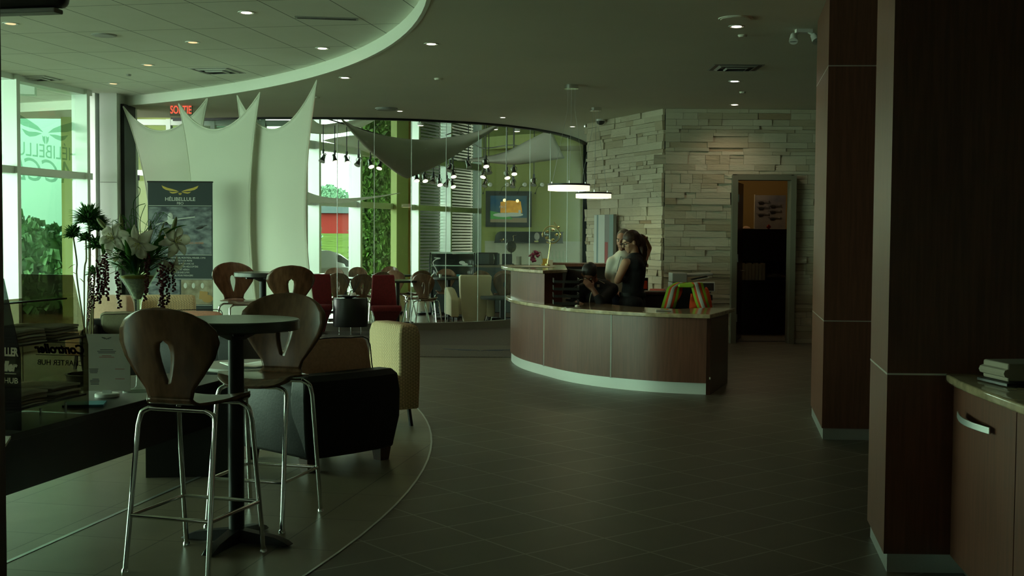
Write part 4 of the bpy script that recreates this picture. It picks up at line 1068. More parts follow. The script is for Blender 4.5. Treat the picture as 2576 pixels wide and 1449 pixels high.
# ------------------------------------------------ armchairs
def soft(c, d, r=.05, cr=1.0, n=4):     # rounded cushion block through bevel later
    return MB().box(c, d)
def armchair(label, loc, rz, body, seatm, cushion=None):
    t = thing('armchair', label, 'armchair', loc, rz)
    obj('backrest', MB().loft([[V((x, y, z)) for x, y in ((-w, -.42 + b), (-w * .6, -.445 + b), (0, -.455 + b), (w * .6, -.445 + b), (w, -.42 + b), (w * .98, -.25), (0, -.25), (-w * .98, -.25))] for z, w, b in ((.09, .355, .03), (.3, .39, .0), (.47, .395, .0), (.58, .385, .015), (.615, .36, .05))]), body, t, smooth=30, bevel=.02, seg=3)
    for s in (-1, 1):
        obj('armrest', MB().loft([[V((s * x, y, z)) for x, y in ((.26, -.40), (xo, -.40), (xo, .36 + f), (.26, .36 + f))] for z, xo, f in ((.09, .355, -.03), (.3, .385, .0), (.50, .385, .0), (.56, .36, -.02))]), body, t, bevel=.025, seg=3)
    obj('seat', MB().box((0, .05, .22), (.54, .66, .24)), body, t, bevel=.02, seg=3)
    obj('seat_cushion', MB().box((0, .06, .40), (.52, .62, .13)), seatm, t, bevel=.045, seg=4)
    for x in (-.30, .30):
        for y in (-.33, .30): obj('leg', MB().box((x, y, .045), (.07, .07, .09), 0, 0, 0, 1.3), 'laminate_dark', t)
    return t
def cushion(label, loc, rz, m='fabric_brown', w=.60, h=.40, tilt=-.25, th=.17):
    t = thing('cushion', label, 'cushion', loc, rz, None)
    R = Matrix.Rotation(tilt, 3, 'X')
    secs = []
    for z in (0, .04, .12, .28, .36, .40):
        k = z / .40; f = 1 - .06 * abs(2 * k - 1) ** 3; tk = th * (.55 + .45 * math.sin(PI * min(.95, max(.05, k)))) / 2
        ring = []
        for x, y in ((-1, -.8), (-.5, -1), (0, -1.08), (.5, -1), (1, -.8), (1, .8), (.5, 1), (0, 1.08), (-.5, 1), (-1, .8)): ring.append(R @ V((x * w / 2 * f, y * tk, k * h)))
        secs.append(ring)
    obj('cover', MB().loft(secs), m, t, sub=2)
    pp_ = []
    for sy in (-1, 1):
        pts = [R @ V((x * w / 2 * .90, sy * th * .40, z * h * .98)) for x, z in ((-1, .05), (-1, .5), (-.98, .93), (-.5, .97), (0, .985), (.5, .97), (.98, .93), (1, .5), (1, .05))]
        obj('piping', MB().tube(cat(pts, 3), .004, 6), 'piping', t)
    return t
armchair('black leather armchair with its back to the camera beside the bar stools', (-1.31, 7.90, 0), math.radians(47), 'leather_black', 'leather_black')
cushion('brown cushion leaning above the back of the near black armchair', (-1.16, 7.76, .46), math.radians(40), w=.62, h=.37)
ac2 = armchair('black armchair behind the near high table, mostly hidden, brown cushion on it', (-2.75, 10.95, 0), math.radians(75), 'leather_black', 'leather_black')
cushion('brown cushion lying on the hidden black armchair behind the near high table', (-2.92, 10.95, .56), math.radians(20), w=.58, h=.30, tilt=-.9, th=.15)
armchair('black armchair with olive cushion facing the camera behind the hanging berries', (-3.92, 12.0, 0), PI + .25, 'leather_black', 'leather_black')
cushion('olive back cushion in the black armchair behind the berries', (-4.0, 12.30, .42), PI + .25, 'fabric_olive', .5, .27, -.15, .14)
def slab_chair(label, loc, rz, m, w=.62, top=.79, d=.62):
    t = thing('armchair', label, 'armchair', loc, rz)
    secs = []
    for z, k, o in ((.14, .93, 0), (.3, .97, 0), (top * .6, 1, 0), (top - .08, 1.0, .0), (top - .02, .96, .015), (top, .86, .035)):
        secs.append([V((x * w / 2 * k, -d / 2 + y0, z)) for x, y0 in ((-1, o + .02), (-.5, o), (0, o - .01), (.5, o), (1, o + .02), (1, .20 - o), (0, .21 - o), (-1, .20 - o))])
    obj('backrest', MB().loft(secs), m, t, bevel=.02, seg=3)
    obj('seat', MB().box((0, .08, .29), (w, d * .85, .26)), m, t, bevel=.04, seg=4)
    for x in (-w / 2 + .06, w / 2 - .06):
        for y in (-d / 2 + .07, d / 2 - .08): obj('leg', MB().bar((x, y, 0), (x * .93, y * .93, .16), .022, .03), 'black_metal', t)
    return t
slab_chair('cream dimpled armchair at the right behind the near black armchair', (-1.11, 9.38, 0), math.radians(120), 'dimple_cream', .60, .80)
slab_chair('cream dimpled armchair in front of the banner, behind the vase', (-3.92, 13.5, 0), PI + .15, 'dimple_cream', .60, .79)
slab_chair('tan fabric armchair beside the window pillar behind the berries', (-4.55, 13.2, 0), PI - .2, 'fabric_tan', .50, .80)
lt = thing('coffee_table', 'low pale topped table between the armchairs, seen through the bar stools', 'table', (-2.15, 9.75, 0))
obj('tabletop', MB().lathe([(0, .40), (.40, .40), (.41, .41), (.41, .43), (0, .435)], n=48), 'plastic_grey', lt, smooth=30); obj('base', MB().tube([(0, 0, 0), (0, 0, .4)], .05, 16).lathe([(.22, 0), (.22, .015), (.05, .03)], n=32), 'chrome', lt, smooth=30)
m_ = MB(); m_.grid(lambda u, v: V(((u - .5) * .42, (v - .5) * .28, .02 * abs(math.sin((u - .5) * 3)) + .006)), 10, 3)
simple('magazine', m_, 'aluminium_white', 'open glossy magazine on the low pale table', 'magazine', (-2.10, 9.55, .436), .5, smooth=True, solid=.006)
# ------------------------------------------------ roll-up banner
bnr = thing('banner_stand', 'dark roll-up advertising banner with gold winged emblem in front of the sails', 'banner', (-4.06, 14.6, 0), 0)
BW, BH = .79, 2.10
obj('panel', MB().box((0, 0, BH / 2 + .04), (BW, .008, BH - .04)), 'banner_navy', bnr)
obj('top_rail', MB().box((0, 0, BH + .025), (BW + .01, .025, .02)), 'black_metal', bnr); obj('base', MB().box((0, 0, .04), (BW + .04, .22, .08)), 'aluminium', bnr, bevel=.01)
obj('printed_picture', MB().box((0, -.006, 1.53), (BW - .02, .003, .58)), 'banner_sky', bnr, label='printed grey sky with aircraft')
obj('printed_picture', MB().box((-.20, -.006, .78), (.38, .003, .30)), 'banner_sky', bnr); obj('printed_picture', MB().box((.20, -.006, .78), (.385, .003, .30)), 'banner_cabin', bnr, label='printed cream aircraft cabin')
m_ = MB()
for x in (.06, .16, .27): m_.ell((x, -.009, .86), (.022, .002, .035), 12)
obj('cabin_window', m_, 'white_ink', bnr)
m_ = MB().box((.28, -.009, .74), (.10, .003, .10), 0, 0, .1).box((.14, -.009, .70), (.07, .003, .08)).ell((.33, -.009, .70), (.07, .003, .05), 10); obj('cabin_seat', m_, 'gold_wood', bnr)
obj('rule', MB().box((0, -.006, 1.835), (BW - .02, .003, .006)).box((0, -.006, 1.235), (BW - .02, .003, .006)).box((0, -.006, .94), (BW - .02, .003, .006)).box((0, -.006, .62), (BW - .02, .003, .006)), 'white_ink', bnr)
obj('winged_emblem', wing_logo(frameT(V((0, -.006, 2.0)), (1, 0, 0), (0, 0, 1)), .225), 'gold', bnr)
def bt_(s, z, sz, m='white_ink', x=0, al='CENTER', **k): text('lettering', s, sz, m, frameT(V((x, -.007, z)), (1, 0, 0), (0, 0, 1)), bnr, al, **k)
bt_('HÉLIBELLULE', 1.895, .062, sx=1.05, bold=.0008); bt_('FBO', 1.85, .045)
for i, s in enumerate(('AÉROPORT INTERNATIONAL MONTRÉAL-MIRABEL CYMX', 'ACCÈS DIRECT AUX PISTES', 'PISTE DE 12 000 PIEDS AVEC ILS', 'TOURS TOURISTIQUES EN HÉLICOPTÈRE', 'TRANSPORT AÉRIEN', 'SERVICES EXÉCUTIFS', 'TERMINAL POUR PASSAGERS')): bt_(s, 1.19 - i * .036, .029, x=-.0, sx=.82)
bt_("VOUS", 1.44, .034, 'orange_ink', x=-.22); bt_("NOUS L'AVONS!", 1.37, .034, 'orange_ink', x=.18, sx=.85)
m_ = MB().ell((-.12, -.010, 1.70), (.035, .004, .05), 12).ell((-.12, -.010, 1.64), (.05, .004, .035), 10); m_.bar((-.12, -.01, 1.66), (.18, -.01, 1.70), .004, .012); m_.bar((-.12, -.01, 1.66), (-.30, -.01, 1.60), .004, .012); obj('printed_aircraft', m_, 'white_ink', bnr)
m_ = MB().ell((-.17, -.011, 1.62), (.022, .004, .022), 10).ell((.24, -.011, 1.57), (.05, .004, .016), 10, Matrix.Rotation(-.3, 3, 'Y')); m_.bar((.17, -.011, 1.59), (.31, -.011, 1.60), .003, .004); m_.bar((.27, -.011, 1.58), (.33, -.011, 1.60), .003, .006); obj('printed_aircraft', m_, 'ink', bnr)
# ------------------------------------------------ sails
def sail_obj(name, label, fn, group, nu=24, nv=24, m='sailcloth', hem=True, wires=()):
    t = thing(name, label, 'fabric sail', fn(.5, .5), 0, group); o = t.location.copy()
    f2 = lambda u, v: V(fn(u, v)) - o
    obj('cloth', MB().grid(f2, nu, nv), m, t, smooth=180, solid=.004)
    if hem:
        h = MB()
        for e in ([(0, i / 24) for i in range(25)], [(1, i / 24) for i in range(25)], [(i / 24, 1) for i in range(25)], [(i / 24, 0) for i in range(25)]): h.tube([f2(*q) for q in e], .010, 6)
        obj('hem', h, 'sailcloth_hem', t, smooth=True)
    w = MB()
    for a, b in wires: w.tube([V(a) - o, V(b) - o], .003, 5)
    if wires: obj('wire', w, 'black_metal', t)
    return t
def sheet(label, tl, trr, bl, br, waist, sag, bulge=.05):
    def fn(u, v):
        L = bl.lerp(tl, v); R = br.lerp(trr, v); k = 4 * v * (1 - v); dx = (R - L)
        L = L + dx * waist[0] * k; R = R - dx * waist[1] * k
        p = L.lerp(R, u); s4 = 4 * u * (1 - u)
        p = p + V((0, 0, -sag * s4 * v ** 3 + .25 * s4 * (1 - v) ** 3))
        p.y += -bulge * s4 * .6 + .03 * math.sin(u * 7) * k * .5
        return p
    return sail_obj('fabric_sail', label, fn, 'tall white fabric sails', 28, 30)
sheet('tall white fabric sail at the left behind the banner', Q(310, 268, 16.75), Q(524, 243, 16.0), V((-5.2, 16.7, .1)), V((-3.9, 16.0, .1)), (.22, .2), .40)
sheet('tall white fabric sail in the middle, in front of its neighbours', Q(450, 261, 15.8), Q(655, 232, 14.65), V((-4.35, 15.7, .1)), V((-3.05, 14.6, .1)), (.16, .14), .40)
sheet('tall white fabric sail at the right end beside the glass partition', Q(597, 240, 15.25), Q(798, 201, 13.85), V((-3.55, 15.2, .1)), V((-2.20, 13.9, .1)), (.12, .16), .50)
# ------------------------------------------------ ceiling fittings
def downlight(px, py, zc, label, r=.085, glow='lamp_glow', grp='recessed ceiling downlights', power=0):
    p = P(px, py, zc)
    t = thing('downlight', label, 'ceiling light', p, 0, grp)
    obj('trim_ring', MB().lathe([(r * .80, -.001), (r * .82, -.006), (r, -.006), (r * 1.02, .002)], n=32), 'plastic_white', t, smooth=30)
    obj('reflector', MB().lathe([(r * .82, -.004), (r * .78, .0), (r * .5, -.0005), (0, -.0005)], n=32), 'chrome', t, smooth=30)
    obj('lamp', MB().lathe([(r * .62, -.004), (r * .55, -.0065), (0, -.0068)], n=24), glow, t)
    if power:
        l = bpy.data.lights.new('downlight_beam', 'SPOT'); l.energy = power; l.spot_size = 2.4; l.spot_blend = .8; l.color = (1, .80, .55); l.shadow_soft_size = .06
        o = bpy.data.objects.new('downlight_beam', l); C.objects.link(o); o.parent = t; o.location = (0, 0, -.03)
    return t
for px, py, lb in ((620, 31, 'downlight in the tiled ceiling, nearest the top edge and warmest'), (811, 121, 'downlight in the tiled ceiling nearest its curved edge'), (485, 106, 'unlit looking downlight between the air vent and the round speaker'), (372, 163, 'downlight left of the square air vent in the tiled ceiling'), (285, 210, 'farthest downlight in the tiled ceiling above the window pillar'), (27, 59, 'downlight below the black television at the left edge')):
    downlight(px, py, ZT, lb, .075, 'lamp_glow' if px in (620, 811) else 'lamp_glow_dim', power=8 if px in (620, 811) else 3)
for px, py, lb, g in ((1085, 110, 'downlight in the smooth ceiling nearest the curved fascia', 'lamp_glow'), (868, 195, 'downlight in the smooth ceiling above the right sail tip', 'lamp_glow'), (1853, 66, 'downlight just below the round speaker near the wood column', 'lamp_glow'), (1848, 204, 'bright cool downlight in front of the rectangular air vent', 'lamp_glow_cool'), (1848, 263, 'downlight closest to the stone wall', 'lamp_glow'), (1265, 295, 'small downlight at the edge above the curved glass', 'lamp_glow'), (1440, 318, 'small downlight above the right end of the curved glass', 'lamp_glow'), (1006, 279, 'small downlight beside the round diffuser above the curved glass', 'lamp_glow')):
    downlight(px, py, ZC, lb, .055 if py > 205 and px < 1500 else .07, g, power=8)
def disc(name, px, py, zc, label, c, r, m='plastic_grey', h=.012, sx=1):
    t = thing(name, label, c, P(px, py, zc)); obj('cover', MB().lathe([(0, -h), (r * .86, -h), (r * .9, -h * .6), (r, -h * .6), (r * 1.02, 0)], n=40), m, t, smooth=30); return t
disc('ceiling_speaker', 262, 88, ZT, 'round grey speaker in the tiled ceiling', 'speaker', .12)
disc('ceiling_speaker', 1851, 46, ZC, 'round flat speaker in the smooth ceiling near the wood column', 'speaker', .14, 'ceiling_paint')
disc('smoke_detector', 1868, 88, ZC, 'small round sensor near the top downlight', 'sensor', .04, 'ceiling_paint', .02); disc('smoke_detector', 1868, 231, ZC, 'small round sensor between two far downlights', 'sensor', .04, 'ceiling_paint', .02)
disc('smoke_detector', 1103, 197, ZC, 'small round sensor in the middle of the smooth ceiling', 'sensor', .05, 'ceiling_paint', .02); disc('smoke_detector', 795, 244, ZC, 'small round sensor beside the right sail tip', 'sensor', .05, 'ceiling_paint', .02); disc('smoke_detector', 324, 187, ZT, 'small round sensor in the tiled ceiling near the air vent', 'sensor', .03, 'plastic_grey', .02)
disc('ceiling_diffuser', 972, 272, ZC, 'round slotted air diffuser above the curved glass', 'air vent', .16, 'plastic_grey', .03)
def vent(px, py, zc, w, h, rz, label, tiers=3):
    t = thing('air_vent', label, 'air vent', P(px, py, zc), rz)
    for i in range(tiers):
        k = 1 - i * .30; z = -.004 - i * .012; m_ = MB(); W_, H_ = w * k / 2, h * k / 2
        m_.add([(x * W_ * a, y * H_ * a, zz) for a, zz in ((1, z + .012), (.86, z)) for x, y in ((-1, -1), (1, -1), (1, 1), (-1, 1))], [(0, 1, 5, 4), (1, 2, 6, 5), (2, 3, 7, 6), (3, 0, 4, 7)])
        obj('louver_frame', m_, 'plastic_white' if zc > 3.4 else 'plastic_grey', t, solid=.003)
    obj('opening', MB().box((0, 0, -.001), (w * .9, h * .9, .004)), 'black_metal', t)
vent(547, 178, ZT, .56, .56, -.19, 'square stepped air vent in the tiled ceiling'); vent(98, 196, ZT, .5, .5, -.19, 'small flat air vent above the left window')
vent(1850, 170, ZC, .58, .52, 0, 'rectangular stepped air vent between the far downlights')
t = thing('linear_vent', 'long narrow dark slot vent in the tiled ceiling', 'air vent', P(822, 45, ZT), math.radians(8)); obj('frame', MB().box((0, 0, -.004), (.56, .10, .008)), 'plastic_grey', t); obj('slot', MB().box((0, .02, -.009), (.52, .012, .004)).box((0, -.02, -.009), (.52, .012, .004)), 'black_metal', t)
t = thing('emergency_light', 'white twin head emergency light on the ceiling by the wood column', 'emergency light', P(2022, 74, ZC)); obj('base', MB().box((0, 0, -.015), (.14, .07, .03)), 'plastic_white', t)
for s in (-1, 1):
    hd_ = obj('lamp_head', MB().tube([(s * .04, 0, -.02), (s * .09, -.02, -.06)], .012, 8).tube([(s * .085, .0, -.05), (s * .10, -.05, -.11)], [.028, .038], 16), 'plastic_white', t, smooth=True); obj('lens', MB().lathe([(.03, 0), (0, -.003)], (s * .102, -.056, -.116), 16), 'plastic_grey', hd_)
t = thing('security_camera', 'black dome security camera under the ceiling before the stone wall', 'camera', P(1511, 300, ZC)); obj('base', MB().lathe([(.075, 0), (.075, -.03), (0, -.03)], n=24), 'plastic_white', t); obj('dome', MB().ell((0, 0, -.03), (.065, .065, .06), 20), 'plastic_black', t, smooth=True)
disc('sprinkler', 1473, 312, ZC, 'small chrome sprinkler at the end of the curved glass', 'sprinkler', .03, 'chrome', .05)
# hanging television at the top left
t = thing('television', 'black television hanging into the top left corner', 'television', (-2.33, 5.08, 2.43), math.radians(-11)); obj('casing', MB().loft([[V((x, y, z)) for x, y in ((-.5, -.05), (.5, -.05), (.48, .05), (-.48, .05))] for z in (0, .6)]), 'plastic_black', t, bevel=.035, seg=4); obj('trim', MB().box((0, 0, -.012), (.9, .07, .02)), 'plastic_grey', t, bevel=.006)
obj('ceiling_mount', MB().tube([(0, .03, .3), (0, .03, .83)], .02, 10), 'black_metal', t)
# dark post at the left edge
pst = sroot('wall_left_post'); obj('post', MB().box((-1.336, 3.03, 1.65), (.06, .06, 3.3)), 'laminate_dark', pst)
# pendant ring lamps
def pendant(label, px, py, pxc, pyc, D, rr, hh):
    c = Q(px, py, D); t = thing('ring_pendant', label, 'pendant lamp', c, 0, 'glowing drum pendants over the reception desk')
    obj('diffuser', MB().lathe([(rr - .04, -hh / 2), (rr, -hh / 2), (rr, hh / 2 * .6), (rr - .04, hh / 2 * .6), (rr - .04, -hh / 2)], n=64), 'ring_glow', t, smooth=30)
    obj('metal_rim', MB().lathe([(rr - .045, hh * .30), (rr + .004, hh * .30), (rr + .004, hh * .58), (rr - .045, hh * .58), (rr - .045, hh * .30)], n=64), 'black_metal', t, smooth=30)
    cp = V((.02, 0, ZC - c.z)); obj('canopy', MB().lathe([(0, 0), (.085, 0), (.085, -.045), (0, -.045)], tuple(cp), 32), 'chrome', t, smooth=30)
    for i in range(3):
        a = i * 2 * PI / 3 + .5; q = V((rr * .93 * math.cos(a), rr * .93 * math.sin(a), hh * .58))
        obj('cable', MB().tube([q, cp + V((.05 * math.cos(a), .05 * math.sin(a), -.04 - .25)), cp + V((.05 * math.cos(a), .05 * math.sin(a), -.04))], .0022, 5), 'aluminium', t); obj('cable_grip', MB().tube([q - V((0, 0, .01)), q + V((0, 0, .03))], .007, 8), 'chrome', t)
    return t
pcanopy = P(1434, 214, ZC); pcan2 = P(1495, 271, ZC)
pendant('glowing drum pendant over the desk, larger and higher on the left', 1431, 472, 0, 0, pcanopy.y, 105 / 2 * pcanopy.y / 3000, .075)
pendant('glowing drum pendant over the desk, smaller and lower on the right', 1493, 492, 0, 0, pcan2.y, 89 / 2 * pcan2.y / 3000, .072)
# exit sign
t = thing('exit_sign', 'red lettered exit sign hanging under the ceiling behind the sails', 'exit sign', Q(456, 276, 16.95)); obj('plate', MB().box((0, 0, 0), (.31, .04, .17)), 'sign_plate', t)
obj('bracket', MB().box((0, 0, .10), (.1, .03, .06)), 'sign_plate', t)
text('lettering', 'SORTIE', .155, 'sign_red', frameT(V((0, -.022, -.055)), (1, 0, 0), (0, 0, 1)), t, sx=.60, bold=.002)
#@@CAFE
# ------------------------------------------------ right hand counter
rc = thing('marble_counter', 'wood base cabinet with marble worktop at the right edge of the photo', 'counter', (0, 0, 0))
fe = cat([(1.93, 5.29, 0), (1.885, 4.95, 0), (1.862, 4.55, 0), (1.85, 4.2, 0), (1.85, 3.6, 0), (1.87, 2.6, 0)], 6)
fx = [(p.x, p.y) for p in fe]; fb = [(p.x + .035, p.y) for p in fe]
obj('worktop', MB().prism(fx + [(2.7, 2.6), (2.7, 5.26)], .862, .90), 'marble_top', rc, bevel=.010, seg=3)
obj('cabinet_body', MB().prism([(x + .022, y) for x, y in fb] + [(2.68, 2.6), (2.68, 5.25)], .085, .862), 'laminate', rc)
obj('kick_plate', MB().prism([(x + .07, y) for x, y in fb] + [(2.6, 2.6), (2.6, 5.25)], 0, .085), 'aluminium', rc)
def rface(y0, y1, z0, z1):
    pts = [p for p in fb if y0 <= p[1] <= y1]; n = len(pts)
    return MB().prism(pts + [(x + .02, y) for x, y in pts[::-1]], z0, z1)
for y0, y1, lb in ((4.44, 5.26, None), (3.4, 4.432, None)):
    e = [(interp([2.6 - 6, 2.6 - 2.6], [0, 0], 0), 0)]
    pts = []
    for i in range(13):
        y = y0 + (y1 - y0) * i / 12
        for a, b in zip(fb[:-1], fb[1:]):
            if b[1] <= y <= a[1]: k = (y - a[1]) / (b[1] - a[1]); pts.append((a[0] + (b[0] - a[0]) * k, y)); break
    dr_ = obj('door', MB().prism(pts + [(x + .02, y) for x, y in pts[::-1]], .09, .855), 'laminate', rc, smooth=30)
    ym = y0 + .20 if y0 > 4 else y1 - .2
    if y0 > 4:
        A, B = V((1.90, 5.04, .755)), V((1.885, 4.66, .745))
        hp = [A.lerp(B, i / 10) + V((-.034 * math.sin(PI * i / 10), 0, 0)) for i in range(11)]
        secs = [[h + V((0, 0, -.014)), h + V((-.006, 0, -.014)), h + V((-.006, 0, .014)), h + V((0, 0, .014))] for h in hp]
        obj('handle', MB().loft(secs), 'aluminium', dr_, bevel=.003)
ph = thing('phone_book', 'thick closed phone book on the marble counter at the right edge', 'book', (2.13, 4.93, .902), .12)
obj('page_block', MB().box((0, 0, .055), (.26, .20, .075)), 'paper_grey', ph, bevel=.008); obj('spine', MB().tube([(-.13, -.10, .052), (-.13, .10, .052)], .018, 8), 'paper_grey', ph)
obj('dark_cover', MB().box((0, -.01, .009), (.30, .24, .014)), 'plastic_black', ph, bevel=.003)
# ------------------------------------------------ carpet mat with emblem
mt = thing('entrance_mat', 'grey entrance mat with blue emblem lying in front of the glass partition', 'mat', (-1.45, 15.35, .003)); obj('pile', MB().box((0, 0, .004), (3.1, 1.5, .008)), 'mat_rug', mt)
obj('winged_emblem', wing_logo(frameT(V((1.05, .05, .0095)), (1, .0, 0), (0, 1, 0)), .50), 'rug_blue', mt)
# ------------------------------------------------ red cantilever chairs, side table
def red_chair(label, loc, rz):
    t = thing('cantilever_chair', label, 'chair', loc, rz, 'red upholstered z shaped chairs')
    secs = []
    for y, z, w, th in ((-.20, .40, .20, .045), (-.215, .55, .19, .04), (-.235, .75, .175, .04), (-.25, .89, .165, .035)):
        secs.append([V((-w, y - th, z)), V((w, y - th, z)), V((w, y + th, z)), V((-w, y + th, z))])
    obj('backrest', MB().loft(secs), 'fabric_red', t, bevel=.02, seg=3)
    obj('seat', MB().loft([[V((-w, y, z - .05)), V((w, y, z - .05)), V((w, y, z + .03)), V((-w, y, z + .03))] for y, z, w in ((-.24, .39, .20), (0, .41, .215), (.20, .42, .225), (.25, .40, .22))]), 'fabric_red', t, bevel=.025, seg=3)
    obj('front_support', MB().loft([[V((-w, y, z)), V((w, y, z)), V((w, y - .05, z)), V((-w, y - .05, z))] for y, z, w in ((.24, .38, .215), (.14, .26, .17), (.04, .12, .12), (-.0, .02, .095))]), 'fabric_red', t, bevel=.01)
    obj('foot', MB().box((0, .0, .01), (.14, .44, .02)), 'black_metal', t); return t
r1 = red_chair('left red z shaped chair beside the right sail', (-2.93, 18.02, 0), PI + .12)
r1.rotation_euler.z = PI + .10
dup(r1, (-1.90, 17.85, 0), PI + .22, 'right red z shaped chair, right of the dark oval side table')
so = thing('side_table', 'dark oval drum side table with short metal legs between the red chairs', 'table', (-2.42, 17.85, 0))
obj('drum', MB().lathe([(0, .12), (.255, .12), (.26, .13), (.26, .53), (.255, .54), (0, .54)], n=48, sy=.72), 'black_laminate', so, smooth=30); obj('tabletop', MB().lathe([(0, .541), (.25, .541), (.25, .546), (0, .547)], n=48, sy=.72), 'table_top', so)
for x, y in ((-.15, -.1), (.03, -.16), (.17, -.08), (0, .14)): obj('leg', MB().tube([(x, y, .01), (x, y, .12)], .012, 10).lathe([(.02, 0), (.02, .012)], (x, y, 0), 10), 'chrome', so)
simple('dark_bowl', MB().lathe([(.05, 0), (.09, .012), (.17, .04), (.165, .042), (.08, .018), (0, .012)], n=32), 'plastic_black', 'shallow black bowl on the dark oval side table', 'bowl', (-2.44, 17.80, .548), smooth=40)
vz = thing('twig_vase', 'small white vase with dark twigs in the black bowl', 'vase', (-2.37, 17.80, .562)); obj('body', MB().lathe([(.035, 0), (.052, .01), (.05, .03), (.032, .065), (.03, .07)], n=24), 'plastic_white', vz, smooth=True)
m_ = MB()
for i in range(12):
    a = rnd.uniform(-1, 1); m_.tube(cat([(0, 0, .06), (a * .07, rnd.uniform(-.02, .02), .17), (a * .16 - .02, 0, rnd.uniform(.22, .34))], 4), .002, 4)
obj('twigs', m_, 'ink', vz)
# ------------------------------------------------ cafe chairs and tables (floor level of the cafe is zero)
def dining_chair(label, loc, rz):
    t = thing('dining_chair', label, 'chair', loc, rz, 'brown plywood cafe chairs'); zs = .425
    shell_chair(t, zs, 'walnut_pale', .86)
    for sy in (1, -1):
        for sx in (-1, 1):
            lg = MB(); lg.tube([(sx * .23, .23 * sy, 0)] + cat([(sx * .185, .16 * sy, zs - .10), (sx * .17, .15 * sy, zs - .04), (sx * .12, .14 * sy, zs - .02)], 3), .010, 8); obj('leg', lg, 'chrome', t, smooth=True)
        obj('seat_frame', MB().tube([(-.13, .14 * sy, zs - .02), (.13, .14 * sy, zs - .02)], .010, 8), 'chrome', t)
    return t
mat('walnut_pale', (.21, .11, .065), .24, var=.25, scale=5, stretch=(5, 5, 1.2), coat=.4)
def at(px, y): return V(((px - 1288) * y / FPX + 0, y, 0))
C0 = dining_chair('cafe chair seen from behind, large, left of the cream leather armchair', at(1072, 19.95), -.15)
CH = [(1052, 21.8, .35, 'orange brown cafe chair behind the two dark chairs left of the cream armchair'),
      (1046, 19.75, PI / 2 + .12, 'cafe chair in side profile facing left, its back edge catching the light'),
      (1120, 22.4, PI, 'cafe chair behind the table with a white cup'),
      (1006, 21.8, -.3, 'cafe chair with slotted back right of the right red chair'),
      (978, 23.9, PI, 'farthest pale cafe chair in front of the green pillar'),
      (946, 20.9, .5, 'cafe chair mostly hidden just left of the right red chair'),
      (905, 23.2, PI + .3, 'cafe chair with tall back right of the white window mullion'),
      (897, 19.6, .5, 'dark turned cafe chair directly behind the twig vase'),
      (852, 20.1, 0.1, 'cafe chair behind the left red chair, its back to the camera'),
      (836, 22.6, PI, 'cafe chair under the white car in the left window'),
      (1226, 21.5, PI + .5, 'cafe chair peeping out behind the cream leather armchair'),
      (1268, 21.6, PI, 'far cafe chair behind the left end of the reception desk'),
      (1262, 19.9 + .6, .2, 'near cafe chair cut off by the left end of the reception desk')]
for px, y, rz, lb in CH: dup(C0, at(px, y), rz, lb, 'brown plywood cafe chairs')
def cafe_table(label, loc):
    t = thing('cafe_table', label, 'table', loc, 0, 'round dark cafe tables')
    obj('tabletop', MB().lathe([(0, .71), (.37, .71), (.38, .72), (.38, .74), (.375, .745), (0, .745)], n=40), 'table_top', t, smooth=30); obj('pole', MB().tube([(0, 0, .03), (0, 0, .71)], .035, 14), 'black_metal', t, smooth=True)
    for i in range(4): a = i * PI / 2 + .4; obj('base_arm', MB().box((.15 * math.cos(a), .15 * math.sin(a), .02), (.30, .06, .035), a), 'black_metal', t)
    return t
T0 = cafe_table('dark cafe table right of the left red chair', at(868, 20.75))
for px, y, lb in ((808, 22.6, 'far cafe table below the white car'), (1000, 19.9, 'small cafe table just behind the right red chair'), (1128, 21.3, 'cafe table left of the cream leather armchair'), (1085, 22.5, 'cafe table in front of the display fridge'), (1262, 21.2, 'cafe table at the left end of the reception desk'), (985, 22.6, 'far cafe table in front of the green pillar')):
    dup(T0, at(px, y), .3, lb, 'round dark cafe tables')
q = at(1108, 21.2)
simple('paper_cup', MB().lathe([(.022, 0), (.03, .06), (0, .062)], n=12), 'plastic_white', 'small white cup on the cafe table left of the cream armchair', 'cup', (q.x, q.y - .05, .746))
lt2 = thing('low_table', 'low dark table with thick legs behind the glass at the desk end', 'table', at(1262, 20.2)); obj('tabletop', MB().lathe([(0, .42), (.36, .42), (.37, .45), (.36, .48), (0, .48)], n=32), 'slate_panel', lt2, smooth=30)
for x, y in ((.02, -.2), (-.2, .15), (.25, .1)): obj('leg', MB().box((x, y, .21), (.07, .07, .42)), 'black_metal', lt2)
lc = thing('leather_armchair', 'cream leather armchair with high back seen from behind through the glass', 'armchair', at(1180, 20.35), .22)
obj('backrest', MB().loft([[V((x0, y, z)), V((x1, y, z)), V((x1, y + .13, z)), V((x0, y + .13, z))] for z, x0, x1, y in ((.03, -.12, .22, -.20), (.3, -.18, .29, -.24), (.6, -.20, .33, -.26), (.80, -.21, .34, -.28), (.83, -.19, .32, -.27))]), 'leather_cream', lc, bevel=.02, seg=3)
for s, xx in ((-1, -.29), (1, .33)): obj('armrest', MB().loft([[V((xx - .07, y, z0)), V((xx + .07, y, z0)), V((xx + .07, y, z1)), V((xx - .07, y, z1))] for y, z0, z1 in ((-.27, .12, .42), (-.05, .14, .52), (.15, .14, .585), (.36, .13, .60), (.42, .14, .54))]), 'leather_cream', lc, bevel=.025, seg=3)
obj('seat', MB().box((.02, .1, .29), (.60, .56, .26)), 'leather_cream', lc, bevel=.03, seg=3)
for x in (-.30, .32):
    for y in (-.15, .33): obj('leg', MB().tube([(x, y, 0), (x, y, .16)], .018, 8), 'plastic_black', lc)
